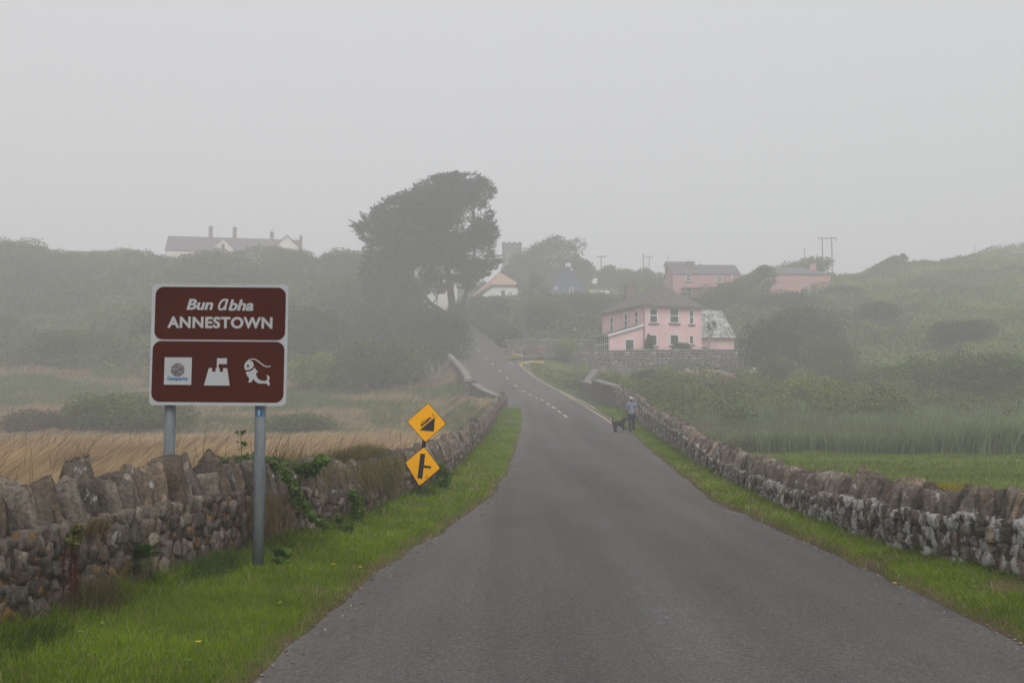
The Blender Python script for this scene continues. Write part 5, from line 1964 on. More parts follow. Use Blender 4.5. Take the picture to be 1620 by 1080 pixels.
sl_l = [((0, 0.0, 1.345), (-0.175, 0.0, 1.325), (-0.222, 0.0, 1.22), (-0.236, 0.01, 1.13)), ((0.135, 0.098), 0.076, 0.070, 0.066)]
skin_obj('shirt', [sh, sl_r, sl_l], M['shirt'], pe)
tr_ = [((0, 0, 0.90), (0, 0, 0.82), (0.09, 0.0, 0.74), (0.098, 0.055, 0.46), (0.102, -0.01, 0.14), (0.103, -0.01, 0.07)), ((0.172, 0.122), (0.17, 0.125), 0.108, 0.083, 0.080, 0.082)]
tl_ = [((0, 0, 0.82), (-0.09, 0.0, 0.74), (-0.088, -0.02, 0.46), (-0.087, -0.09, 0.14), (-0.087, -0.09, 0.08)), ((0.17, 0.125), 0.108, 0.083, 0.080, 0.082)]
skin_obj('trousers', [tr_, tl_], M['trousers'], pe)
for sx_, sy_, sz_ in ((0.104, 0.05, 0.04), (-0.089, -0.03, 0.045)):
    ellipsoid('shoe', (sx_, sy_, sz_), (0.048, 0.135, 0.045), M['shoe'], pe)
ellipsoid('cap', (0, 0.02, 1.575), (0.098, 0.112, 0.085), M['cap'], pe)
cp_ = bpy.data.objects[[o.name for o in pe.children if o.name.startswith('cap')][0]]
m_ = MB(); m_.prism([(-0.08, 0.10), (0.08, 0.10), (0.065, 0.19), (0, 0.215), (-0.065, 0.19)], 1.548, 1.562); m_.build('cap_peak', M['cap'], cp_)
ellipsoid('hair', (0, -0.012, 1.50), (0.074, 0.088, 0.075), M['hair'], pe)
hr_ = [o for o in pe.children if o.name.startswith('hair')][0]
m_ = MB(); m_.tube([(0, -0.10, 1.545), (0, -0.135, 1.50), (0, -0.13, 1.42), (0, -0.115, 1.37)], [0.02, 0.035, 0.028, 0.008], 8); m_.build('ponytail', M['hair'], hr_, smoothf=True)
for s in (-1, 1):
    ellipsoid('ear', (s * 0.083, 0.02, 1.505), (0.012, 0.02, 0.03), M['skin'], pe, 8)

# dog trotting to the right, head up, seen from behind-side
DYd = 47.6
dgx = PX(978.5, DYd)
dz = float(road_z(dgx, DYd))
dogt = thing('dog', 'shaggy black dog trotting beside the walker with tail raised', 'dog', (dgx, DYd, dz), R(8))
bodyc = [((-0.22, 0, 0.43), (-0.10, 0, 0.42), (0.06, 0, 0.415), (0.17, 0, 0.44), (0.235, 0, 0.54), (0.285, 0, 0.635), (0.345, 0.01, 0.625), (0.42, 0.01, 0.60), (0.445, 0.01, 0.595)),
         ((0.105, 0.115), (0.105, 0.125), (0.115, 0.14), (0.115, 0.135), 0.085, 0.085, 0.062, 0.046, 0.036)]
tail = [((-0.22, 0, 0.43), (-0.29, 0, 0.50), (-0.30, 0, 0.60), (-0.285, 0, 0.70)), ((0.085, 0.095), 0.030, 0.028, 0.014)]
ears = [[((0.285, 0, 0.635), (0.275, s * 0.06, 0.665), (0.27, s * 0.085, 0.60), (0.28, s * 0.088, 0.545)), (0.066, 0.03, 0.024, 0.014)] for s in (-1, 1)]
legs = []
# hind: hip, knee forward, hock back, foot
legs.append([((-0.22, 0, 0.43), (-0.20, -0.07, 0.32), (-0.15, -0.075, 0.235), (-0.245, -0.075, 0.13), (-0.225, -0.075, 0.03), (-0.185, -0.075, 0.018)), ((0.085, 0.095), 0.075, 0.052, 0.034, 0.030, 0.032)])
legs.append([((-0.22, 0, 0.43), (-0.20, 0.07, 0.32), (-0.09, 0.075, 0.25), (-0.14, 0.075, 0.13), (-0.10, 0.075, 0.03), (-0.06, 0.075, 0.018)), ((0.085, 0.095), 0.075, 0.052, 0.034, 0.030, 0.032)])
legs.append([((0.17, 0, 0.44), (0.18, -0.065, 0.33), (0.16, -0.07, 0.23), (0.235, -0.07, 0.14), (0.23, -0.07, 0.085), (0.245, -0.07, 0.07)), ((0.095, 0.11), 0.058, 0.042, 0.032, 0.030, 0.032)])
legs.append([((0.17, 0, 0.44), (0.18, 0.065, 0.33), (0.24, 0.07, 0.25), (0.36, 0.07, 0.205), (0.40, 0.07, 0.155), (0.415, 0.07, 0.145)), ((0.095, 0.11), 0.058, 0.042, 0.032, 0.030, 0.032)])
dg_ = skin_obj('body', [bodyc, tail] + ears + legs, M['fur'], dogt)
rng = np.random.RandomState(9)
co = np.array([v.co[:] for v in dg_.data.vertices])
no = np.array([v.normal[:] for v in dg_.data.vertices])
idx = rng.randint(0, len(co), 2600)
d = no[idx] * 0.4 + np.array([-0.5, 0, -0.6]) + rng.normal(size=(2600, 3)) * 0.35
d /= np.linalg.norm(d, axis=1)[:, None]
e = np.cross(d, rng.normal(size=(2600, 3)))
e /= np.linalg.norm(e, axis=1)[:, None]
ln = (0.025 + 0.035 * rng.rand(2600))[:, None] * np.where(co[idx][:, 2:3] < 0.2, 0.6, 1)
Vv = np.stack([co[idx] - e * 0.006, co[idx] + e * 0.006, co[idx] + d * ln], 1).reshape(-1, 3)
link('fur', np_mesh('fur', Vv, np.arange(7800).reshape(-1, 3)), M['fur'], dogt)
for s in (-1, 1):
    ellipsoid('eye', (0.335, 0.01 + s * 0.038, 0.648), (0.009, 0.008, 0.009), M['glass'], dogt, 8)
ellipsoid('nose', (0.465, 0.01, 0.605), (0.012, 0.013, 0.010), M['black'], dogt, 8)

# figure in red at the side road
ry = 117.3
rx = PX(854, ry)
rpz = 6.95
pr2 = thing('person', 'distant person in red top standing on the side road by the stone wall', 'person', (rx, ry, rpz), R(150))


def simple_person(root, top, legm):
    t = [((0.0, 0, 0.88), (0, 0, 1.05), (0, 0, 1.22), (0, 0.0, 1.36), (0, 0.01, 1.46), (0, 0.02, 1.55), (0, 0.025, 1.62)), ((0.14, 0.10), (0.12, 0.09), (0.135, 0.10), (0.12, 0.09), 0.05, 0.078, 0.068)]
    a1 = [((0, 0.0, 1.36), (0.17, 0, 1.35), (0.22, 0.02, 1.10), (0.24, 0.10, 0.88), (0.24, 0.14, 0.80)), ((0.12, 0.09), 0.056, 0.042, 0.03, 0.028)]
    a2 = [((0, 0.0, 1.36), (-0.17, 0, 1.35), (-0.22, 0.0, 1.10), (-0.23, 0.04, 0.88), (-0.23, 0.06, 0.80)), ((0.12, 0.09), 0.056, 0.042, 0.03, 0.028)]
    l1 = [((0.0, 0, 0.88), (0.09, 0, 0.80), (0.10, 0.02, 0.46), (0.10, -0.02, 0.08), (0.10, 0.09, 0.04)), ((0.14, 0.10), 0.085, 0.06, 0.04, 0.035)]
    l2 = [((0.0, 0, 0.88), (-0.09, 0, 0.80), (-0.10, 0.0, 0.46), (-0.10, -0.04, 0.08), (-0.10, 0.07, 0.04)), ((0.14, 0.10), 0.085, 0.06, 0.04, 0.035)]
    skin_obj('body', [t, a1, a2, l1, l2], M['skin'], root, 1)
    skin_obj('jacket', [[((0, 0, 0.86), (0, 0, 1.05), (0, 0, 1.22), (0, 0, 1.375)), ((0.17, 0.125), (0.15, 0.11), (0.16, 0.12), (0.135, 0.10))],
                        [((0, 0, 1.375), (0.18, 0, 1.355), (0.23, 0.02, 1.10), (0.245, 0.09, 0.92)), ((0.135, 0.10), 0.074, 0.06, 0.048)],
                        [((0, 0, 1.375), (-0.18, 0, 1.355), (-0.23, 0.0, 1.10), (-0.235, 0.035, 0.92)), ((0.135, 0.10), 0.074, 0.06, 0.048)]], M[top], root, 1)
    skin_obj('trousers', [[((0, 0, 0.92), (0, 0, 0.85), (0.095, 0, 0.76), (0.10, 0.02, 0.46), (0.10, -0.02, 0.10)), ((0.165, 0.12), (0.165, 0.12), 0.10, 0.075, 0.065)],
                          [((0, 0, 0.85), (-0.095, 0, 0.76), (-0.10, 0.0, 0.46), (-0.10, -0.04, 0.10)), ((0.165, 0.12), 0.10, 0.075, 0.065)]], M[legm], root, 1)
    ellipsoid('hair', (0, -0.005, 1.64), (0.082, 0.095, 0.08), M['hair'], root, 10)


simple_person(pr2, 'red_cloth', 'parapet')


# ------------------------------------------------------------------ the big windswept cypress
def cypress():
    rng = np.random.RandomState(21)
    rnd = random.Random(21)
    TY = 140.0
    x0 = PX(716, TY)
    z0 = H1(x0, TY)
    root = thing('cypress_tree', 'huge dark windswept cypress towering beside the top of the hill road', 'tree', (x0, TY, z0))
    out = [(553, 357), (566, 347), (588, 334), (600, 322), (618, 312), (632, 303), (655, 292), (668, 284), (688, 277), (708, 273), (755, 275), (772, 285), (786, 299),
           (770, 312), (764, 322), (782, 334), (778, 345), (789, 352), (783, 366), (792, 370), (780, 384), (784, 398), (779, 410), (795, 413), (782, 425), (776, 437), (752, 450),
           (742, 466), (728, 452), (716, 446), (704, 462), (694, 470), (680, 458), (668, 470), (655, 485), (640, 492), (600, 500), (575, 480), (568, 440), (575, 410), (578, 386), (562, 372)]
    poly = np.array([((a - 716) / FPX * TY, P(a, b, TY).z - z0) for a, b in out])

    def inside(x, z):
        c = False
        n = len(poly)
        for i in range(n):
            (xa, za), (xb, zb_) = poly[i], poly[i - 1]
            if (za > z) != (zb_ > z) and x < (xb - xa) * (z - za) / (zb_ - za) + xa: c = not c
        return c

    def dist(x, z):
        m_ = 1e9
        for i in range(len(poly)):
            a, b = poly[i - 1], poly[i]
            ab = b - a
            t = np.clip(np.dot(np.array([x, z]) - a, ab) / np.dot(ab, ab), 0, 1)
            m_ = min(m_, np.hypot(*(a + ab * t - np.array([x, z]))))
        return m_
    holes = [(748, 333, 16, 7), (738, 358, 11, 6), (625, 352, 3, 0), (748, 398, 6, 3), (700, 425, 8, 3), (655, 440, 6, 2)]
    cl = []
    lo, hi = poly.min(0), poly.max(0)
    tries = 0
    while len(cl) < 430 and tries < 40000:
        tries += 1
        x, z = lo[0] + rnd.random() * (hi[0] - lo[0]), lo[1] + rnd.random() * (hi[1] - lo[1])
        if not inside(x, z): continue
        dd = dist(x, z)
        if dd < 0.5: continue
        ipx, ipy = 716 + x / TY * FPX, 640 - (z + z0 - EYE) / TY * FPX
        if any(((ipx - a) / (c + 13)) ** 2 + ((ipy - b) / (d_ + 8)) ** 2 < 1 for a, b, c, d_ in holes): continue
        half = min(7.5, 2.6 * math.sqrt(dd))
        y = rnd.uniform(-half, half)
        r = min(1.7, 0.45 + dd * 0.6) * rnd.uniform(0.8, 1.2)
        cl.append((x, y, z, r * 1.15, r * 1.1, r * 0.62))
    # outline sprays: small pointed clumps just inside the edge
    for i in range(len(poly)):
        a, b = poly[i - 1], poly[i]
        L = np.hypot(*(b - a))
        for k in range(max(1, int(L / 0.55))):
            t = rnd.random()
            q = a + (b - a) * t
            c = np.array([q[0], q[1]])
            inn = np.array([poly[:, 0].mean(), poly[:, 1].mean()]) - c
            inn /= np.hypot(*inn)
            c = c + inn * rnd.uniform(0.3, 0.75)
            cl.append((c[0], rnd.uniform(-2.2, 2.2), c[1], 0.75, 0.5, 0.22))
    sv, sc_ = [], []
    cen = poly.mean(0)
    for i in range(len(poly)):
        a, b = poly[i - 1], poly[i]
        L = np.hypot(*(b - a))
        for k in range(max(1, int(L / 0.22))):
            q = a + (b - a) * rnd.random()
            o_ = q - cen
            o_ /= np.hypot(*o_)
            dv = Vector((o_[0] * 0.6 + 0.55, rnd.uniform(-.4, .4), o_[1] * 0.35 + 0.30)).normalized()
            if o_[0] < -0.3: dv = Vector((o_[0] * 0.7, rnd.uniform(-.4, .4), 0.45)).normalized()
            p0 = Vector((q[0] - o_[0] * 1.0, rnd.uniform(-2.5, 2.5), q[1] - o_[1] * 1.0))
            LL = rnd.uniform(0.7, 1.45)
            for j in range(26):
                t = rnd.random()
                c = p0 + dv * LL * t + Vector((rnd.gauss(0, 1), rnd.gauss(0, 1), rnd.gauss(0, 0.6))) * 0.16 * (1.1 - t)
                d2 = (dv + Vector((rnd.gauss(0, .35), rnd.gauss(0, .35), rnd.gauss(0, .25)))).normalized()
                e = d2.orthogonal().normalized() * 0.07
                h_ = d2 * 0.2
                sv += [c - h_, c + e, c + h_, c - e]
    sv = np.array([tuple(v) for v in sv])
    nn_ = len(sv) // 4
    cc_ = np.repeat(pick(rng, nn_, (0.024, 0.032, 0.019), (0.045, 0.055, 0.030)), 4, 0)
    link('sprays', np_mesh('sprays', sv, np.arange(nn_ * 4).reshape(-1, 4), cc_), M['leaf'], root)
    foliage('crown', cl, 92000, 0.44, ((0.024, 0.032, 0.019), (0.045, 0.055, 0.030)), rng, root, 0.15, flat=0.55, aspect=0.42)
    m_ = MB()
    m_.tube([(0, 0, -0.6), (0.2, 0, 2.5), (-0.3, 0, 6), (-0.8, 0, 10), (-1.2, 0, 14)], [0.75, 0.6, 0.5, 0.38, 0.2], 10)
    m_.tube([(0.1, 0.1, 2.0), (1.4, 0.3, 4.5), (2.4, 0.2, 8), (3.2, 0, 13), (3.6, 0, 17)], [0.4, 0.33, 0.28, 0.2, 0.08], 8)
    m_.tube([(-0.1, -0.1, 2.6), (-3, 0.2, 4.4), (-6, 0, 8), (-9.5, 0, 11)], [0.4, 0.32, 0.22, 0.08], 8)
    m_.build('trunk', M['bark'], root, smoothf=True)
    m_ = MB()
    sk = [(-0.3, 0, 6), (-0.8, 0, 10), (-1.2, 0, 14), (2.4, 0.2, 8), (3.2, 0, 13), (-6, 0, 8), (-3, 0.2, 4.4)]
    for c in cl[:430:3]:
        s = min(sk, key=lambda q: (q[0] - c[0]) ** 2 + (q[1] - c[1]) ** 2 + (q[2] - c[2] + 1.5) ** 2)
        mid = ((s[0] + c[0]) / 2, (s[1] + c[1]) / 2, (s[2] + c[2]) / 2 - 0.4)
        m_.tube([s, mid, c[:3]], [0.14, 0.08, 0.03], 5, False)
    m_.build('branches', M['bark'], root)


cypress()


def tree(px, Y, w_px, top_py, label, col, seed, kind='round', trunk_frac=0.3, n=5000, size=0.45, name='tree', group=None, base_drop=0.0, bare=0.0):
    rng = np.random.RandomState(seed)
    rnd = random.Random(seed)
    x = PX(px, Y)
    z = H1(x, Y)
    h = P(px, top_py, Y).z - z
    w = w_px / FPX * Y
    root = thing(name, label, 'tree', (x, Y, z), 0, group)
    bl = []
    nb = 22 if kind != 'wind' else 38
    for k in range(nb):
        t = (k + 0.5) / nb
        if kind == 'wind':
            bx = -w * 0.45 + w * 0.9 * t + rnd.uniform(-.08, .08) * w
            bz = h * (trunk_frac + (0.95 - trunk_frac) * (0.45 + 0.62 * t - 0.25 * max(0, t - 0.7) / 0.3) * rnd.uniform(0.05, 1.0) ** 0.6)
            r = w * 0.13
            bl.append((bx, rnd.uniform(-.25, .25) * w, bz, r * 1.3, r, min(r * 0.75, h * 0.16)))
        else:
            a = k * 2.4
            rr_ = math.sqrt(t) * w * 0.36
            zz_ = h * (trunk_frac + (0.88 - trunk_frac) * rnd.uniform(0.1, 1) * (1 - 0.45 * t))
            bl.append((rr_ * math.cos(a), rr_ * math.sin(a), zz_, w * 0.17, w * 0.17, min(w * 0.15, h * 0.16)))
    for b in bl[:]:
        if b[2] + b[5] > h: bl[bl.index(b)] = (*b[:2], h - b[5], *b[3:])
    foliage('crown', bl, n, size, GREENS[col] if isinstance(col, str) else col, rng, root, 0.3, flat=0.2)
    m_ = MB()
    m_.tube([(0, 0, -0.4), (0.05 * w, 0, h * 0.3), (0, 0, h * 0.62)], [0.035 * h, 0.025 * h, 0.01 * h], 8)
    for b in bl[::2]:
        m_.tube([(0.03 * w, 0, h * 0.25), (b[0] * 0.5, b[1] * 0.5, (b[2] + h * 0.2) / 2), b[:3]], [0.013 * h, 0.009 * h, 0.004 * h], 5, False)
    m_.build('trunk', M['bark'], root)
    return root


T1 = 'trees along the skyline'
tree(735, 232, 62, 424, 'tree glimpsed between the big tree and the thatched cottage', 'mid', 53, 'round', 0.05, 5000, 0.45)
tree(690, 236, 70, 424, 'tree behind the cream gabled house under the big tree', 'mid', 54, 'round', 0.05, 5000, 0.45)
tree(880, 215, 56, 418, 'low tree filling the gap behind the left slope of the blue house roof', 'dark', 55, 'round', 0.05, 5000, 0.42)
tree(858, 205, 105, 366, 'largest windswept tree on the skyline, right of the church tower', 'dark', 41, 'wind', 0.18, 11000, 0.42, group=T1)
tree(915, 207, 60, 393, 'rounded tree just right of the largest windswept skyline tree', 'dark', 42, 'round', 0.15, 6000, 0.42, group=T1)
tree(812, 200, 45, 404, 'dark tree between the thatched cottage and the church tower', 'dark', 43, 'round', 0.1, 5000, 0.42, group=T1)
tree(845, 172, 62, 430, 'dense tree hiding the left side of the blue house', 'mid', 44, 'round', 0.05, 7000, 0.4)
tree(1003, 205, 70, 411, 'broad low tree on the skyline right of the T shaped pole', 'mid', 45, 'round', 0.08, 6000, 0.42, group=T1)
tree(964, 205, 50, 417, 'low tree directly below the T shaped pole', 'mid', 46, 'round', 0.08, 5000, 0.42, group=T1)
tree(1108, 190, 26, 404, 'small round topped tree behind the roof of the long salmon house', 'dark', 47, 'round', 0.1, 2500, 0.4, group=T1)
tree(1196, 163, 58, 412, 'wind combed tree overhanging the gap between the salmon houses', 'mid', 48, 'wind', 0.05, 8000, 0.42)
tree(1270, 184, 96, 402, 'wind combed tree behind the right salmon house', 'mid', 49, 'wind', 0.1, 6000, 0.42)
tree(1414, 184, 38, 400, 'lone windswept thorn tree on the right skyline', 'mid', 50, 'wind', 0.1, 4500, 0.36)
tree(1388, 184, 18, 420, 'tiny shrub like tree just left of the lone thorn tree', 'mid', 51, 'round', 0.05, 1200, 0.36)
tree(1187, 160, 50, 433, 'bushy tree between the two salmon houses in front of their walls', 'mid', 52, 'round', 0.05, 5000, 0.4)

# ------------------------------------------------------------------ shrubs one can tell apart
B = bush
G1, G2, G3 = 'bushes below the left hillside', 'bushes on the right slope', 'bushes on the left skyline'
B(600, 606, 100, 200, 84, 'flat', 'mid', 'broad grey green bush at the foot of the hill left of the parapet', G1, n=5000)
B(505, 604, 98, 120, 56, 'flat', 'light', 'lower paler bush to the left of the broad grey green bush', G1, n=3000)
B(690, 560, 118, 150, 75, 'flat', 'dark', 'dark overgrown bush spilling over the left edge of the hill road', G1, n=5000)
B(722, 520, 134, 50, 50, 'flat', 'dark', 'dark bush hiding the trunk of the big tree beside the road', G1, n=5000)
B(640, 545, 128, 190, 75, 'round', 'dark', 'dark thicket bush under the lower branches of the big tree', G1, n=5000)
B(200, 655, 68, 240, 44, 'flat', 'mid', 'wide low bramble mound in the meadow beyond the dry grass', None, n=5000)
B(60, 652, 66, 130, 12, 'flat', 'brown', 'thin dark scrubby mound at the far left of the meadow', None, n=3000)
B(470, 655, 70, 150, 10, 'flat', 'mid', 'low green rushy mound just right of the brown sign', None, n=3000)
B(15, 440, 165, 170, 66, 'flat', 'mid', 'tall broad bush at the left end of the skyline', G3, n=5000)
B(88, 440, 168, 110, 50, 'flat', 'mid', 'lower bush just right of the tall broad one on the left skyline', G3, n=5000)
B(150, 440, 168, 60, 42, 'round', 'mid', 'small bush left of the low bungalow roof', G3, n=3000)
B(200, 445, 172, 70, 52, 'round', 'mid', 'rounded bush in front of the low bungalow', G3, n=3000)
B(332, 430, 176, 110, 33, 'flat', 'dark', 'dark bush in front of the left half of the long cream house', G3, n=3000)
B(450, 432, 176, 110, 44, 'flat', 'mid', 'smooth bush in front of the right gable of the long cream house', G3, n=3000)
B(545, 440, 176, 130, 40, 'round', 'mid', 'grey green bush on the skyline left of the big tree', G3, n=3000)
B(300, 560, 118, 240, 75, 'flat', 'dark', 'dark thicket bush on the slope directly behind the brown sign', G1, n=5000)
B(120, 575, 112, 230, 60, 'flat', 'mid', 'mid green thicket bush low on the slope at the far left', G1, n=5000)
B(480, 560, 120, 200, 78, 'flat', 'dark', 'dark thicket bush on the slope between brown sign and big tree', G1, n=5000)
B(1225, 600, 104, 120, 105, 'flat', 'dark', 'dark bush mass directly right of the pink outbuilding', G2, n=5000)
B(1315, 605, 101, 110, 84, 'flat', 'mid', 'green bush mass right of the darker one beside the outbuilding', G2, n=5000)
B(1268, 545, 116, 150, 70, 'flat', 'dark', 'dark bush rising behind the two bush masses right of the outbuilding', G2, n=5000)
B(1225, 625, 92, 90, 62, 'round', 'mid', 'rounded green bush just below the end of the retaining wall', G2, n=3000)
B(1330, 632, 92, 90, 62, 'round', 'mid', 'green bush between the retaining wall end and the brown bush', G2, n=3000)
B(1290, 665, 74, 110, 60, 'round', 'brown', 'reddish brown bush standing behind the reeds', G2, n=3000)
B(1400, 645, 86, 110, 70, 'round', 'mid', 'low bush left of the wide willow like bush', G2, n=3000)
B(1520, 650, 80, 250, 105, 'flat', 'mid', 'wide willow like bush above the reeds at the right', G2, n=5000)
B(1590, 640, 76, 130, 80, 'round', 'mid', 'bush cut by the right edge of the picture above the reeds', G2, n=3000)
B(1520, 560, 108, 140, 58, 'round', 'dark', 'darkest bush halfway up the right slope', G2, n=3000)
B(1390, 520, 128, 90, 45, 'round', 'dark', 'dark bush on the slope under the lone thorn tree', G2, n=3000)
B(1240, 500, 145, 160, 42, 'flat', 'dark', 'dark hedge like bush in front of the right salmon house', G2, n=5000)
B(1150, 490, 145, 100, 45, 'round', 'mid', 'green bush below the long salmon house', G2, n=3000)
B(1335, 500, 152, 80, 50, 'round', 'dark', 'dark bush at the right corner of the right salmon house', G2, n=3000)
B(968, 612, 92, 52, 26, 'round', 'light', 'pale bush under the left end of the retaining wall', None, n=3000)
B(1030, 620, 90, 90, 38, 'round', 'dark', 'dark rounded bush below the middle of the retaining wall', None, n=3000)
B(1000, 630, 84, 100, 34, 'flat', 'light', 'light green leafy bank behind the right stone wall', None, n=3000)
B(1150, 640, 80, 110, 40, 'flat', 'mid', 'green bush between the rock heap and the reeds', None, n=3000)
B(1080, 640, 72, 80, 24, 'flat', 'mid', 'low green scrub right of the walker behind the wall', None, n=3000)
B(1180, 612, 100, 60, 34, 'round', 'light', 'pale bush under the right corner of the retaining wall', None, n=3000)
B(1080, 553, 110.6, 40, 13, 'round', 'dark', 'low dark shrub in the garden under the middle window', None, xyz=1)
B(895, 556, 118.5, 55, 22, 'round', 'light', 'soft pale shrub above the retaining wall near the side road', None, n=3000)
B(860, 520, 140, 120, 50, 'round', 'mid', 'green bush above the mossy stone wall', None, n=5000)
B(790, 505, 150, 80, 35, 'round', 'mid', 'green bush above the hedge of the hill road', None, n=3000)
B(930, 505, 150, 110, 45, 'round', 'mid', 'green bush left of the pink house roof', None, n=5000)
B(905, 550, 126, 90, 30, 'flat', 'mid', 'low shrubbery behind the mossy stone wall', None, n=3000)
B(770, 480, 168, 80, 14, 'flat', 'dark', 'clipped dark hedge in front of the thatched cottage', None, n=3000)


# hedge along the right side of the hill road
def hedge(label, pts, w, h, col, seed, n):
    rng = np.random.RandomState(seed)
    root = thing('hedge', label, 'hedge', (pts[0][0], pts[0][1], H1(*pts[0])))
    ox, oy, oz = root.location
    bl = []
    for (a, b) in zip(pts[:-1], pts[1:]):
        L = math.hypot(b[0] - a[0], b[1] - a[1])
        k = max(1, int(L / 1.4))
        for i in range(k):
            t = i / k
            x, y = a[0] + (b[0] - a[0]) * t, a[1] + (b[1] - a[1]) * t
            z = H1(x, y)
            bl.append((x - ox + rng.normal() * 0.2, y - oy, z - oz + h * 0.45 + rng.normal() * 0.15, w * 0.6, 1.1, h * 0.6))
    foliage('foliage', bl, n, 0.36, GREENS[col], rng, root, 0.3)
    m_ = MB()
    for b in bl[::2]:
        m_.tube([(b[0], b[1], b[2] - h * 0.6), (b[0] + 0.1, b[1], b[2])], [0.05, 0.02], 5)
    m_.build('stem', M['bark'], root)


hedge('dark hedge climbing along the right side of the hill road', [(0.3, 124), (-0.6, 129), (-1.8, 136), (-3.6, 146), (-5.4, 157), (-6.2, 168), (-7.0, 180)], 2.0, 2.6, 'dark', 61, 26000)
hedge('hedge on the left side of the hill road under the big tree', [(-9.8, 128), (-11.2, 136), (-13, 147), (-14.5, 158)], 2.2, 2.0, 'dark', 62, 12000)

# conifer and palm in the pink house garden
sx_, sy_ = PX(1027, 111.0), 111.0
cn = thing('conifer_shrub', 'small upright conifer beside the pink house corner', 'shrub', (sx_, sy_, Z0))
rng = np.random.RandomState(5)
foliage('foliage', [(0, 0, 0.6, 0.5, 0.5, 0.6), (0, 0, 1.2, 0.45, 0.45, 0.6), (0, 0, 1.75, 0.25, 0.25, 0.4)], 1500, 0.18, GREENS['dark'], rng, cn, 0.3)
m_ = MB(); m_.tube([(0, 0, -0.2), (0, 0, 1.5)], [0.06, 0.02], 6); m_.build('trunk', M['bark'], cn)
pm = thing('palm_tree', 'cabbage palm with grey trunk in front of the outbuilding roof', 'tree', (PX(1122, 114.5), 114.5, Z0))
m_ = MB(); m_.tube([(0, 0, -0.2), (0.05, 0, 1.5), (0.0, 0, 2.9)], [0.14, 0.10, 0.09], 8); m_.tube([(0.03, 0, 1.6), (0.35, 0, 2.4), (0.55, 0, 3.2)], [0.08, 0.07, 0.06], 6); m_.build('trunk', M['dead'], pm)
v, f = [], []
rnd = random.Random(8)
for (cx, cz) in ((0, 3.1), (0.55, 3.35)):
    for k in range(70):
        a, el = rnd.uniform(0, 6.28), rnd.uniform(-0.5, 1.35)
        L = rnd.uniform(0.7, 1.05)
        d = Vector((math.cos(a) * math.cos(el), math.sin(a) * math.cos(el), math.sin(el)))
        s = Vector((-math.sin(a), math.cos(a), 0)) * 0.035
        p0 = Vector((cx, 0, cz))
        p1 = p0 + d * L * 0.6
        p2 = p0 + d * L - Vector((0, 0, 0.22))
        n = len(v)
        v += [p0 - s * 0.5, p0 + s * 0.5, p1 + s, p1 - s, p2]
        f += [(n, n + 1, n + 2, n + 3), (n + 3, n + 2, n + 4)]
m_ = MB(); m_.add(v, f)
pl_m = m_plain('palm_leaf', (0.05, 0.065, 0.035), 0.7, 0.3, 1)
m_.build('leaves', pl_m, pm)

# dead grey bush left of the parapet
db = thing('dead_bush', 'bare pale grey dead bush standing left of the parapet', 'bush', (PX(684, 100), 100, H1(PX(684, 100), 100)))
rnd = random.Random(12)
m_ = MB()


def twig(p, d, L, r, depth):
    p = Vector(p); d = Vector(d).normalized()
    q = p + d * L * 0.5 + Vector((rnd.uniform(-.1, .1), rnd.uniform(-.1, .1), 0)) * L
    e = p + d * L
    m_.tube([p, q, e], [r, r * 0.8, r * 0.55], 5, False)
    if depth:
        for k in range(3 if depth > 1 else 2):
            nd = d + Vector((rnd.uniform(-.7, .7), rnd.uniform(-.7, .7), rnd.uniform(-.1, .5)))
            twig(q if k == 0 else e, nd, L * rnd.uniform(0.5, 0.8), r * 0.6, depth - 1)


for k in range(7):
    a = k * 0.9
    twig((rnd.uniform(-.3, .3), rnd.uniform(-.3, .3), -0.1), (math.cos(a) * 0.6, math.sin(a) * 0.5, 1.0), rnd.uniform(1.2, 1.9), 0.05, 3)
m_.build('branches', M['dead'], db)

# rock heap below the retaining wall
rh = thing('rock_heap', 'reddish brown heap of rocks below the retaining wall', 'rocks', (PX(1110, 98), 98, H1(PX(1110, 98), 98)))
rng = np.random.RandomState(33)
it = []
for k in range(230):
    a, r = rng.rand() * 6.28, math.sqrt(rng.rand())
    x, y = r * math.cos(a) * 3.4, r * math.sin(a) * 1.6
    z = (1 - r * r) * 0.9 * rng.rand() ** 0.5 + 0.1
    q = rng.normal(size=(3, 3)); q, _r = np.linalg.qr(q)
    it.append(((x, y, z), q, (0.28 * (0.5 + rng.rand()), 0.2 * (0.5 + rng.rand()), 0.18 * (0.5 + rng.rand()))))
stones_mesh('rocks', it, M['far_stone'], rh, rng, 2, ((0.13, 0.10, 0.085), (0.25, 0.18, 0.145)), 0.2, 0.5)
# white flowering shrub
wf = thing('flowering_shrub', 'small shrub covered in white flowers right of the retaining wall end', 'shrub', (PX(1205, 97), 97, H1(PX(1205, 97), 97)))
rng = np.random.RandomState(34)
bl = [(0, 0, 0.9, 0.7, 0.6, 0.5), (0.6, 0, 0.7, 0.5, 0.5, 0.4), (-0.5, 0.1, 0.8, 0.5, 0.5, 0.5)]
foliage('foliage', [(b[0], b[1], b[2] - 0.2, *b[3:]) for b in bl], 900, 0.2, GREENS['mid'], rng, wf, 0.3)
foliage('flowers', bl, 260, 0.2, ((0.5, 0.42, 0.38), (0.7, 0.62, 0.58)), rng, wf, 0.95, aspect=1.0)


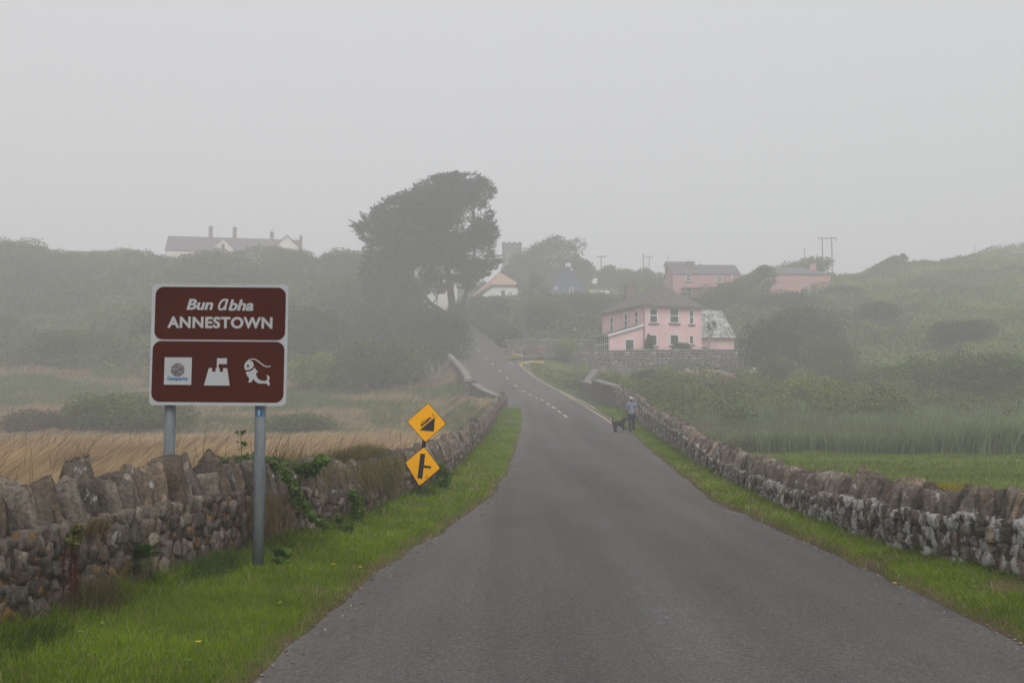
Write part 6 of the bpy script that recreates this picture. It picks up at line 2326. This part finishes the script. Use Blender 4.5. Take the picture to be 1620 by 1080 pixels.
# ------------------------------------------------------------------ hillside scrub: one uncountable mass per slope
def scrub(name, label, xr, yr, n, size, cols, seed, cond, mound=2.4, msc=8.0):
    rng = np.random.RandomState(seed)
    x = xr[0] + rng.rand(n) * (xr[1] - xr[0])
    y = yr[0] + rng.rand(n) * (yr[1] - yr[0])
    k = cond(x, y)
    x, y = x[k], y[k]
    n = len(x)
    b = fbm(x / msc, y / msc, seed, 3)
    top = mound * np.clip((b - 0.33) * 3.0, 0.04, 1.3)
    z = H(x, y) + top * (0.25 + 0.8 * rng.rand(n) ** 0.6)
    pts = np.stack([x, y, z], 1)
    Vv, F = leaf_arrays(pts, np.full(n, size), rng, 0.1, 0.62)
    a = np.clip((fbm(x / 11, y / 11, seed + 5) - 0.4) * 4, 0, 1)[:, None]
    c = pick(rng, n, *GREENS[cols[0]]) * (1 - a) + pick(rng, n, *GREENS[cols[1]]) * a
    sp = (rng.rand(n, 1) < 0.12)
    c = np.where(sp, pick(rng, n, *GREENS[cols[2]]), c)
    c = c * (0.7 + 0.6 * fbm(x / 2.2, y / 2.2, seed + 8))[:, None] * (0.45 + 1.15 * fbm(x / 7, y / 7, seed + 12))[:, None]
    o = link(name, np_mesh(name, Vv, F, np.repeat(c, 4, 0)), M['leaf'])
    tag(o, label, 'scrub', kind='stuff')


scrub('scrub', 'dense grey green scrub covering the foggy left hillside', (-105, -7), (104, 182), 240000, 0.40, ('dark', 'mid', 'brown'), 201,
      lambda x, y: (x < rl(y) - 2.5) & (x > -0.56 * y - 4) & (x < -8), 3.0, 6.0)
scrub('bracken', 'green bracken and heath covering the right hillside', (24, 112), (84, 196), 150000, 0.38, ('light', 'mid', 'brown'), 202,
      lambda x, y: (x < 0.56 * y + 4) & (x > interp(y, [84, 108, 128, 150, 160, 178, 196], [24, 28, 24, 26, 48, 54, 40])), 1.5)
scrub('undergrowth', 'tangled undergrowth between the hill road and the houses above the pink house', (-9, 50), (123, 215), 120000, 0.42, ('dark', 'mid', 'light'), 203,
      lambda x, y: (x > rr(y) + 1.5) & ~((x > 6) & (x < 27) & (y < 128)) & ~((x > -8) & (x < 3) & (y > 172) & (y < 190)) & ~((x > 4) & (x < 20) & (y > 170) & (y < 198)) & ~((x > 25.5) & (y > 157) & (y < 177))
      & ~((y > 112) & (y < 123.2)), 2.2)
scrub('bank_vegetation', 'rough grass and weeds on the bank between the hill road and the retaining wall', (2, 30), (68, 108), 52000, 0.26, ('mid', 'light', 'brown'), 204,
      lambda x, y: (x > rr(y) + 0.6) & (x > np.where(y < 84, 7.2, 0)) & ~((y > 105) & (x < 6) & (y > 109)) & (y < 107.8), 0.9, 4.0)


scrub('willow_scrub', 'low leafy willow scrub between the reeds and the bushes of the right slope', (9, 50), (54, 86), 90000, 0.20, ('mid', 'light', 'brown'), 205,
      lambda x, y: (x > 8.2) & (x < 0.56 * y + 3) & (y > 55 + 4 * vnoise(x / 4, x * 0, 6)), 2.0, 3.2)


# ------------------------------------------------------------------ small plants on and by the walls
def weed(name, label, x, y, z, r, h, n, size, col, seed, cat='weed', up=True, group=None, stems=True):
    rng = np.random.RandomState(seed)
    root = thing(name, label, cat, (x, y, z), 0, group)
    bl = [(rng.normal() * r * 0.3, rng.normal() * r * 0.3, h * t, r * (0.75 - 0.35 * t), r * (0.75 - 0.35 * t), h * 0.28) for t in (0.2, 0.4, 0.6, 0.8)]
    foliage('leaves', bl, n, size, col if isinstance(col, tuple) else GREENS[col], rng, root, 0.1, 'nearleaf', aspect=0.55)
    if stems:
        m_ = MB()
        for k in range(5):
            m_.tube([(0, 0, -0.05), (rng.normal() * r * 0.3, rng.normal() * r * 0.3, h * 0.5), (rng.normal() * r * 0.4, rng.normal() * r * 0.4, h * 0.95)], [0.006, 0.005, 0.003], 5)
        m_.build('stems', M['dry_stem'], root)
    return root


M['dry_stem'] = m_plain('green_stem', (0.08, 0.09, 0.035), 0.8, 0.2, 10)
NG = ((0.055, 0.11, 0.014), (0.11, 0.19, 0.025))
NG2 = ((0.07, 0.12, 0.02), (0.12, 0.18, 0.035))


def wallpt(side, y, off=-0.06):
    W = LWa if side < 0 else RWa
    x = float(interp(y, W[:, 1], W[:, 0]))
    return x - side * (-off) if side > 0 else x - off


# fern on the left wall
def fern(x, y, z, seed, label, L0=0.24):
    rnd = random.Random(seed)
    root = thing('fern', label, 'fern', (x, y, z))
    v, f = [], []
    for k in range(26):
        a = rnd.uniform(-2.9, 0.2) if k % 3 else rnd.uniform(-2.2, -0.9)
        el = rnd.uniform(-0.2, 1.1)
        L = L0 * rnd.uniform(0.6, 1.1)
        d = Vector((math.cos(a) * math.cos(el), math.sin(a) * math.cos(el), math.sin(el)))
        side = d.cross(Vector((0, 0, 1))).normalized()
        for i in range(9):
            t = i / 9
            p = Vector((0, 0, 0)) + d * L * t + Vector((0, 0, -0.10 * t * t))
            w = 0.045 * (1 - t) * (0.5 + 1.2 * min(1, t * 3))
            for s in (-1, 1):
                n = len(v)
                v += [p, p + side * s * w + d * 0.012, p + side * s * w * 0.6 + d * 0.03, p + d * 0.02]
                f.append((n, n + 1, n + 2, n + 3))
    m_ = MB(); m_.add(v, f); m_.build('fronds', m_plain('fern_green', (0.07, 0.17, 0.015), 0.6, 0.35, 20), root)
    m_ = MB(); m_.tube([(0, 0.08, -0.03), (0, 0, 0.0)], 0.012, 6); m_.build('crown', M['dry_stem'], root)


q = P(245, 878, 8.1)
fern(wallpt(-1, 8.15) + 0.02, 8.1, q.z, 3, 'bright green fern growing out of the left stone wall')
q = P(119, 892, 7.1)
weed('wall_weed', 'yellowish weed tuft in the left wall above the dark red dock', wallpt(-1, 7.2) + 0.03, 7.15, 0.62, 0.075, 0.13, 260, 0.035, ((0.10, 0.11, 0.03), (0.17, 0.16, 0.05)), 71)
q = P(124, 912, 6.95)
dk = thing('dock_plant', 'dark red dock seed stalks against the left wall', 'weed', (wallpt(-1, 7.0) + 0.07, 7.0, 0.1))
rng = np.random.RandomState(4)
m_ = MB()
for k in range(3):
    x = (-0.03, 0.02, 0.055)[k]
    m_.tube([(x, 0, -0.05), (x + 0.005, 0, 0.5)], 0.004, 5)
m_.build('stems', M['dock'], dk)
bl = [((-0.03, 0.02, 0.055)[k % 3], 0, 0.24 + 0.05 * (k // 3), 0.018, 0.018, 0.03) for k in range(15)]
foliage('seed_heads', bl, 520, 0.013, ((0.07, 0.016, 0.010), (0.12, 0.03, 0.016)), rng, dk, 0.2, 'nearleaf', aspect=0.8)

# bramble trailing over the wall right of the sign pole
bb = thing('bramble', 'bramble with white flowers trailing down the left wall beside the sign pole', 'bramble', (wallpt(-1, 10.6), 10.6, 0.1))
rng = np.random.RandomState(17)
rnd = random.Random(17)
ox, oy, oz = bb.location
path_px = [(430, 735, 10.9), (450, 745, 10.4), (462, 768, 10.2), (472, 790, 10.3), (488, 808, 10.5), (502, 824, 10.7), (520, 836, 10.9)]
pts = []
for a, b, Yb in path_px:
    q = P(a, b, Yb)
    xw = float(interp(Yb, LWa[:, 1], LWa[:, 0])) + 0.10
    pts.append(Vector((max(q.x, xw) if b > 750 else q.x, Yb, q.z)) - Vector((ox, oy, oz)))
m_ = MB(); m_.tube(pts, 0.006, 6)
for k in range(7):
    b = pts[0] + Vector((rnd.uniform(-.5, .6), rnd.uniform(-.3, .3), rnd.uniform(-.05, .1)))
    m_.tube([pts[1], (pts[1] + b) / 2 + Vector((0, 0, 0.08)), b], 0.004, 5)
m_.build('stem', M['dry_stem'], bb)
bl = []
for i in range(len(pts) - 1):
    for t in (0, 0.33, 0.66):
        p = pts[i].lerp(pts[i + 1], t)
        bl.append((p.x, p.y, p.z, 0.06, 0.05, 0.06))
for k in range(16):
    bl.append((pts[0].x + rnd.uniform(-.65, .55), pts[0].y + rnd.uniform(-.2, .25), pts[0].z + rnd.uniform(-0.09, 0.09), 0.11, 0.10, 0.07))
foliage('leaves', bl, 1500, 0.060, ((0.06, 0.11, 0.022), (0.13, 0.20, 0.045)), rng, bb, 0.2, 'nearleaf', aspect=0.75)
fl = [(pts[0].x + rnd.uniform(-.55, .3), pts[0].y - 0.2 + rnd.uniform(-.1, .1), pts[0].z + rnd.uniform(-0.12, 0.06), 0.012, 0.012, 0.012) for k in range(9)]
for b_ in fl:
    foliage('flower', [b_], 9, 0.022, ((0.6, 0.55, 0.52), (0.75, 0.7, 0.66)), rng, bb, 0.6, 'nearleaf', aspect=1.0)

# sapling sticking up behind the wall between the poles
q = P(380, 735, 10.2)
sp_ = thing('sapling', 'thin leafy sapling rising above the wall between the sign poles', 'sapling', (q.x, 10.2, 0.0))
zt = P(378, 680, 10.2).z
m_ = MB(); m_.tube([(0, 0, -0.1), (0.02, 0, 0.8), (0, 0, zt)], [0.008, 0.006, 0.003], 6); m_.build('stem', M['dry_stem'], sp_)
foliage('leaves', [(0, 0, zt - 0.03, 0.07, 0.07, 0.05), (0.02, 0, zt - 0.15, 0.05, 0.05, 0.06), (-0.02, 0, zt - 0.28, 0.06, 0.06, 0.05)], 26, 0.05, NG2, np.random.RandomState(3), sp_, 0.3, 'nearleaf', aspect=0.7)


def tuft(name, label, x, y, z, n, h, spread, lean, c0, c1, seed, droop=0.0, cat='grass tuft', wid=0.005):
    rng = np.random.RandomState(seed)
    root = thing(name, label, cat, (x, y, z))
    b = np.stack([rng.normal(size=n) * spread[0], rng.normal(size=n) * spread[1], np.full(n, -0.01)], 1)
    hh = h * (0.5 + 0.6 * rng.rand(n))
    ln = np.stack([lean[0] * hh + rng.normal(size=n) * 0.35 * hh, lean[1] * hh + rng.normal(size=n) * 0.25 * hh], 1)
    cc = pick(rng, n, c0, c1, 0.2)
    blades('blades', b, hh, np.full(n, wid), ln, cc * 0.7, cc, 3, rng, M['dry'], root)
    return root


# grass mats sagging over the wall left of the warning sign
rng = np.random.RandomState(27)
for lab_, n_, ya_, ln_ in (('mat of brown green grass hanging over the left wall beside the warning sign', 5500, 13.3, 2.3),
                           ('thin grass growing through the coping of the left wall just right of the bramble', 520, 11.2, 1.9)):
    gm = thing('overhanging_grass', lab_, 'grass tuft', (-2.0, 14.2, 0.0))
    n = n_
    y = ya_ + rng.rand(n) * ln_
    wx_ = interp(y, LWa[:, 1], LWa[:, 0])
    u = rng.rand(n)
    x = wx_ + 0.10 - u * 0.6
    hz = 0.06 + interp(y, LWa[:, 1], LWa[:, 2]) + 0.10 * (fbm(y * 1.3, x * 2, 3) - 0.4)
    base = np.stack([x + 2.0, y - 14.2, hz - 0.1 + 0.12 * rng.rand(n)], 1)
    over = (u < 0.45)
    hh = np.where(over, (-0.12 - 0.45 * rng.rand(n)) * (0.4 + 1.1 * fbm(y * 2.5, y * 0, 8)), 0.10 + 0.16 * rng.rand(n))
    lean = np.stack([np.where(over, 0.06 + 0.10 * rng.rand(n), 0.12 * rng.rand(n)), rng.normal(size=n) * 0.06], 1)
    cc = np.where((rng.rand(n, 1) < 0.45), pick(rng, n, (0.09, 0.115, 0.035), (0.14, 0.16, 0.05)), pick(rng, n, (0.15, 0.105, 0.06), (0.25, 0.18, 0.10)))
    blades('blades', base, hh, np.full(n, 0.007), lean, cc, cc * 0.95, 3, rng, M['dry'], gm)


weed('nettle', 'tall green weed against the left wall left of the warning sign', wallpt(-1, 12.6) + 0.12, 12.6, 0.12, 0.13, 0.42, 900, 0.045, NG, 81)
weed('nettle', 'green weed patch at the left wall just beyond the warning sign', wallpt(-1, 18.0) + 0.16, 18.0, 0.12, 0.22, 0.45, 1100, 0.06, NG, 82)
weed('dock_plant', 'broad leafed green plant at the foot of the sign pole', -2.22, 9.55, 0.10, 0.12, 0.14, 130, 0.10, NG, 83)
weed('dock_plant', 'low leafy plant at the wall foot between sign pole and warning sign', wallpt(-1, 11.9) + 0.2, 11.9, 0.10, 0.14, 0.18, 240, 0.07, NG, 84)
weed('nettle', 'leafy weed growing up the right wall nearest the camera', wallpt(1, 10.9, 0.09) , 10.9, 0.12, 0.10, 0.40, 700, 0.04, NG2, 85)
weed('nettle', 'slim weed against the right wall just beyond the nearest one', wallpt(1, 11.8, 0.08), 11.8, 0.12, 0.09, 0.34, 450, 0.04, NG2, 86)
weed('nettle', 'pale weed clump against the right wall in the middle distance', wallpt(1, 14.4, 0.10), 14.4, 0.12, 0.14, 0.40, 700, 0.05, NG2, 87)
weed('nettle', 'small dark weed at the foot of the right wall beyond the pale clump', wallpt(1, 18.5, 0.12), 18.5, 0.12, 0.2, 0.22, 500, 0.06, NG, 88)
weed('nettle', 'weed clump by the right wall, the one nearest the walker', wallpt(1, 21.5, 0.12), 21.5, 0.12, 0.22, 0.36, 700, 0.06, NG, 89)
tuft('grass_tuft', 'brown grass tuft hanging down the left wall right behind the sign pole', wallpt(-1, 10.2) + 0.10, 10.2, 0.35, 700, 0.42, (0.09, 0.18), (0.1, 0), (0.14, 0.10, 0.05), (0.24, 0.18, 0.09), 91)
tuft('grass_tuft', 'dry grass tuft at the foot of the left wall near the dock stalks', wallpt(-1, 7.3) + 0.10, 7.3, 0.10, 700, 0.34, (0.07, 0.10), (0.1, -0.1), (0.10, 0.10, 0.04), (0.19, 0.15, 0.07), 92)
tuft('grass_tuft', 'long dark green grass tuft at the bottom left corner of the verge', wallpt(-1, 6.3) + 0.18, 6.3, 0.10, 1100, 0.15, (0.12, 0.25), (0.2, -0.2), (0.045, 0.085, 0.015), (0.09, 0.14, 0.03), 93)
tuft('grass_tuft', 'dark green grass tuft at the wall foot left of the sign pole', wallpt(-1, 9.0) + 0.14, 9.0, 0.10, 1200, 0.22, (0.10, 0.30), (0.2, 0), (0.045, 0.085, 0.015), (0.09, 0.14, 0.03), 94)
tuft('grass_tuft', 'wispy tan grass tuft growing from the left wall joint above the fern', wallpt(-1, 7.45) + 0.0, 7.45, 0.66, 250, 0.16, (0.03, 0.06), (0.3, 0), (0.15, 0.11, 0.05), (0.24, 0.18, 0.09), 95)
tuft('grass_tuft', 'green grass tuft around the base of the warning sign post', b0.x + 0.02, WY + 0.1, 0.09, 900, 0.20, (0.13, 0.13), (0, 0), (0.05, 0.095, 0.015), (0.10, 0.16, 0.03), 96, wid=0.008)
tuft('yellow_stonecrop', 'yellow stonecrop on top of the right wall near its near end', wallpt(1, 9.4, -0.12), 9.35, 0.83, 260, 0.05, (0.05, 0.10), (0, 0), (0.30, 0.24, 0.02), (0.40, 0.32, 0.04), 97, cat='stonecrop')


def flower(x, y, z, label, h=0.05):
    root = thing('dandelion', label, 'flower', (x, y, z))
    m_ = MB(); m_.tube([(0, 0, -0.03), (0.004, 0, h)], 0.002, 5); m_.build('stem', M['dry_stem'], root)
    v, f = [], []
    for k in range(16):
        a = k * 2 * math.pi / 16
        n = len(v)
        v += [(0.004, 0, h), (0.004 + 0.018 * math.cos(a - .15), 0.018 * math.sin(a - .15), h + 0.008), (0.004 + 0.021 * math.cos(a), 0.021 * math.sin(a), h + 0.006), (0.004 + 0.018 * math.cos(a + .15), 0.018 * math.sin(a + .15), h + 0.008)]
        f.append((n, n + 1, n + 2, n + 3))
    m_ = MB(); m_.add(v, f); m_.build('petals', M['petal_yellow'], root)


for (a, b, lab, hh) in ((321, 1011, 'yellow dandelion nearest the camera on the left verge', 0.06), (530, 898, 'taller yellow dandelion on the left verge beside the road edge', 0.10),
                        (572, 897, 'small yellow dandelion right of the taller one on the left verge', 0.07), (1407, 920, 'single yellow dandelion on the right verge', 0.06)):
    Yf = 1.46 * FPX / (b - HZ)
    flower(PX(a, Yf), Yf, 0.09, lab, hh)

# ------------------------------------------------------------------ fog: one even volume round the whole scene
hb = MB()
hb.box(-470, 470, -110, 470, -4, 43)
hz_ = hb.build('haze', None)
m = bpy.data.materials.new('fog')
m.use_nodes = True
t = m.node_tree
t.nodes.clear()
ou = t.nodes.new('ShaderNodeOutputMaterial')
pv = t.nodes.new('ShaderNodeVolumePrincipled')
pv.inputs['Color'].default_value = (0.985, 0.985, 0.99, 1)
pv.inputs['Density'].default_value = 0.0040
pv.inputs['Anisotropy'].default_value = 0.0
t.links.new(pv.outputs[0], ou.inputs['Volume'])
hz_.data.materials.append(m)
tag(hz_, 'even pale sea fog filling the whole valley', 'fog', kind='stuff')
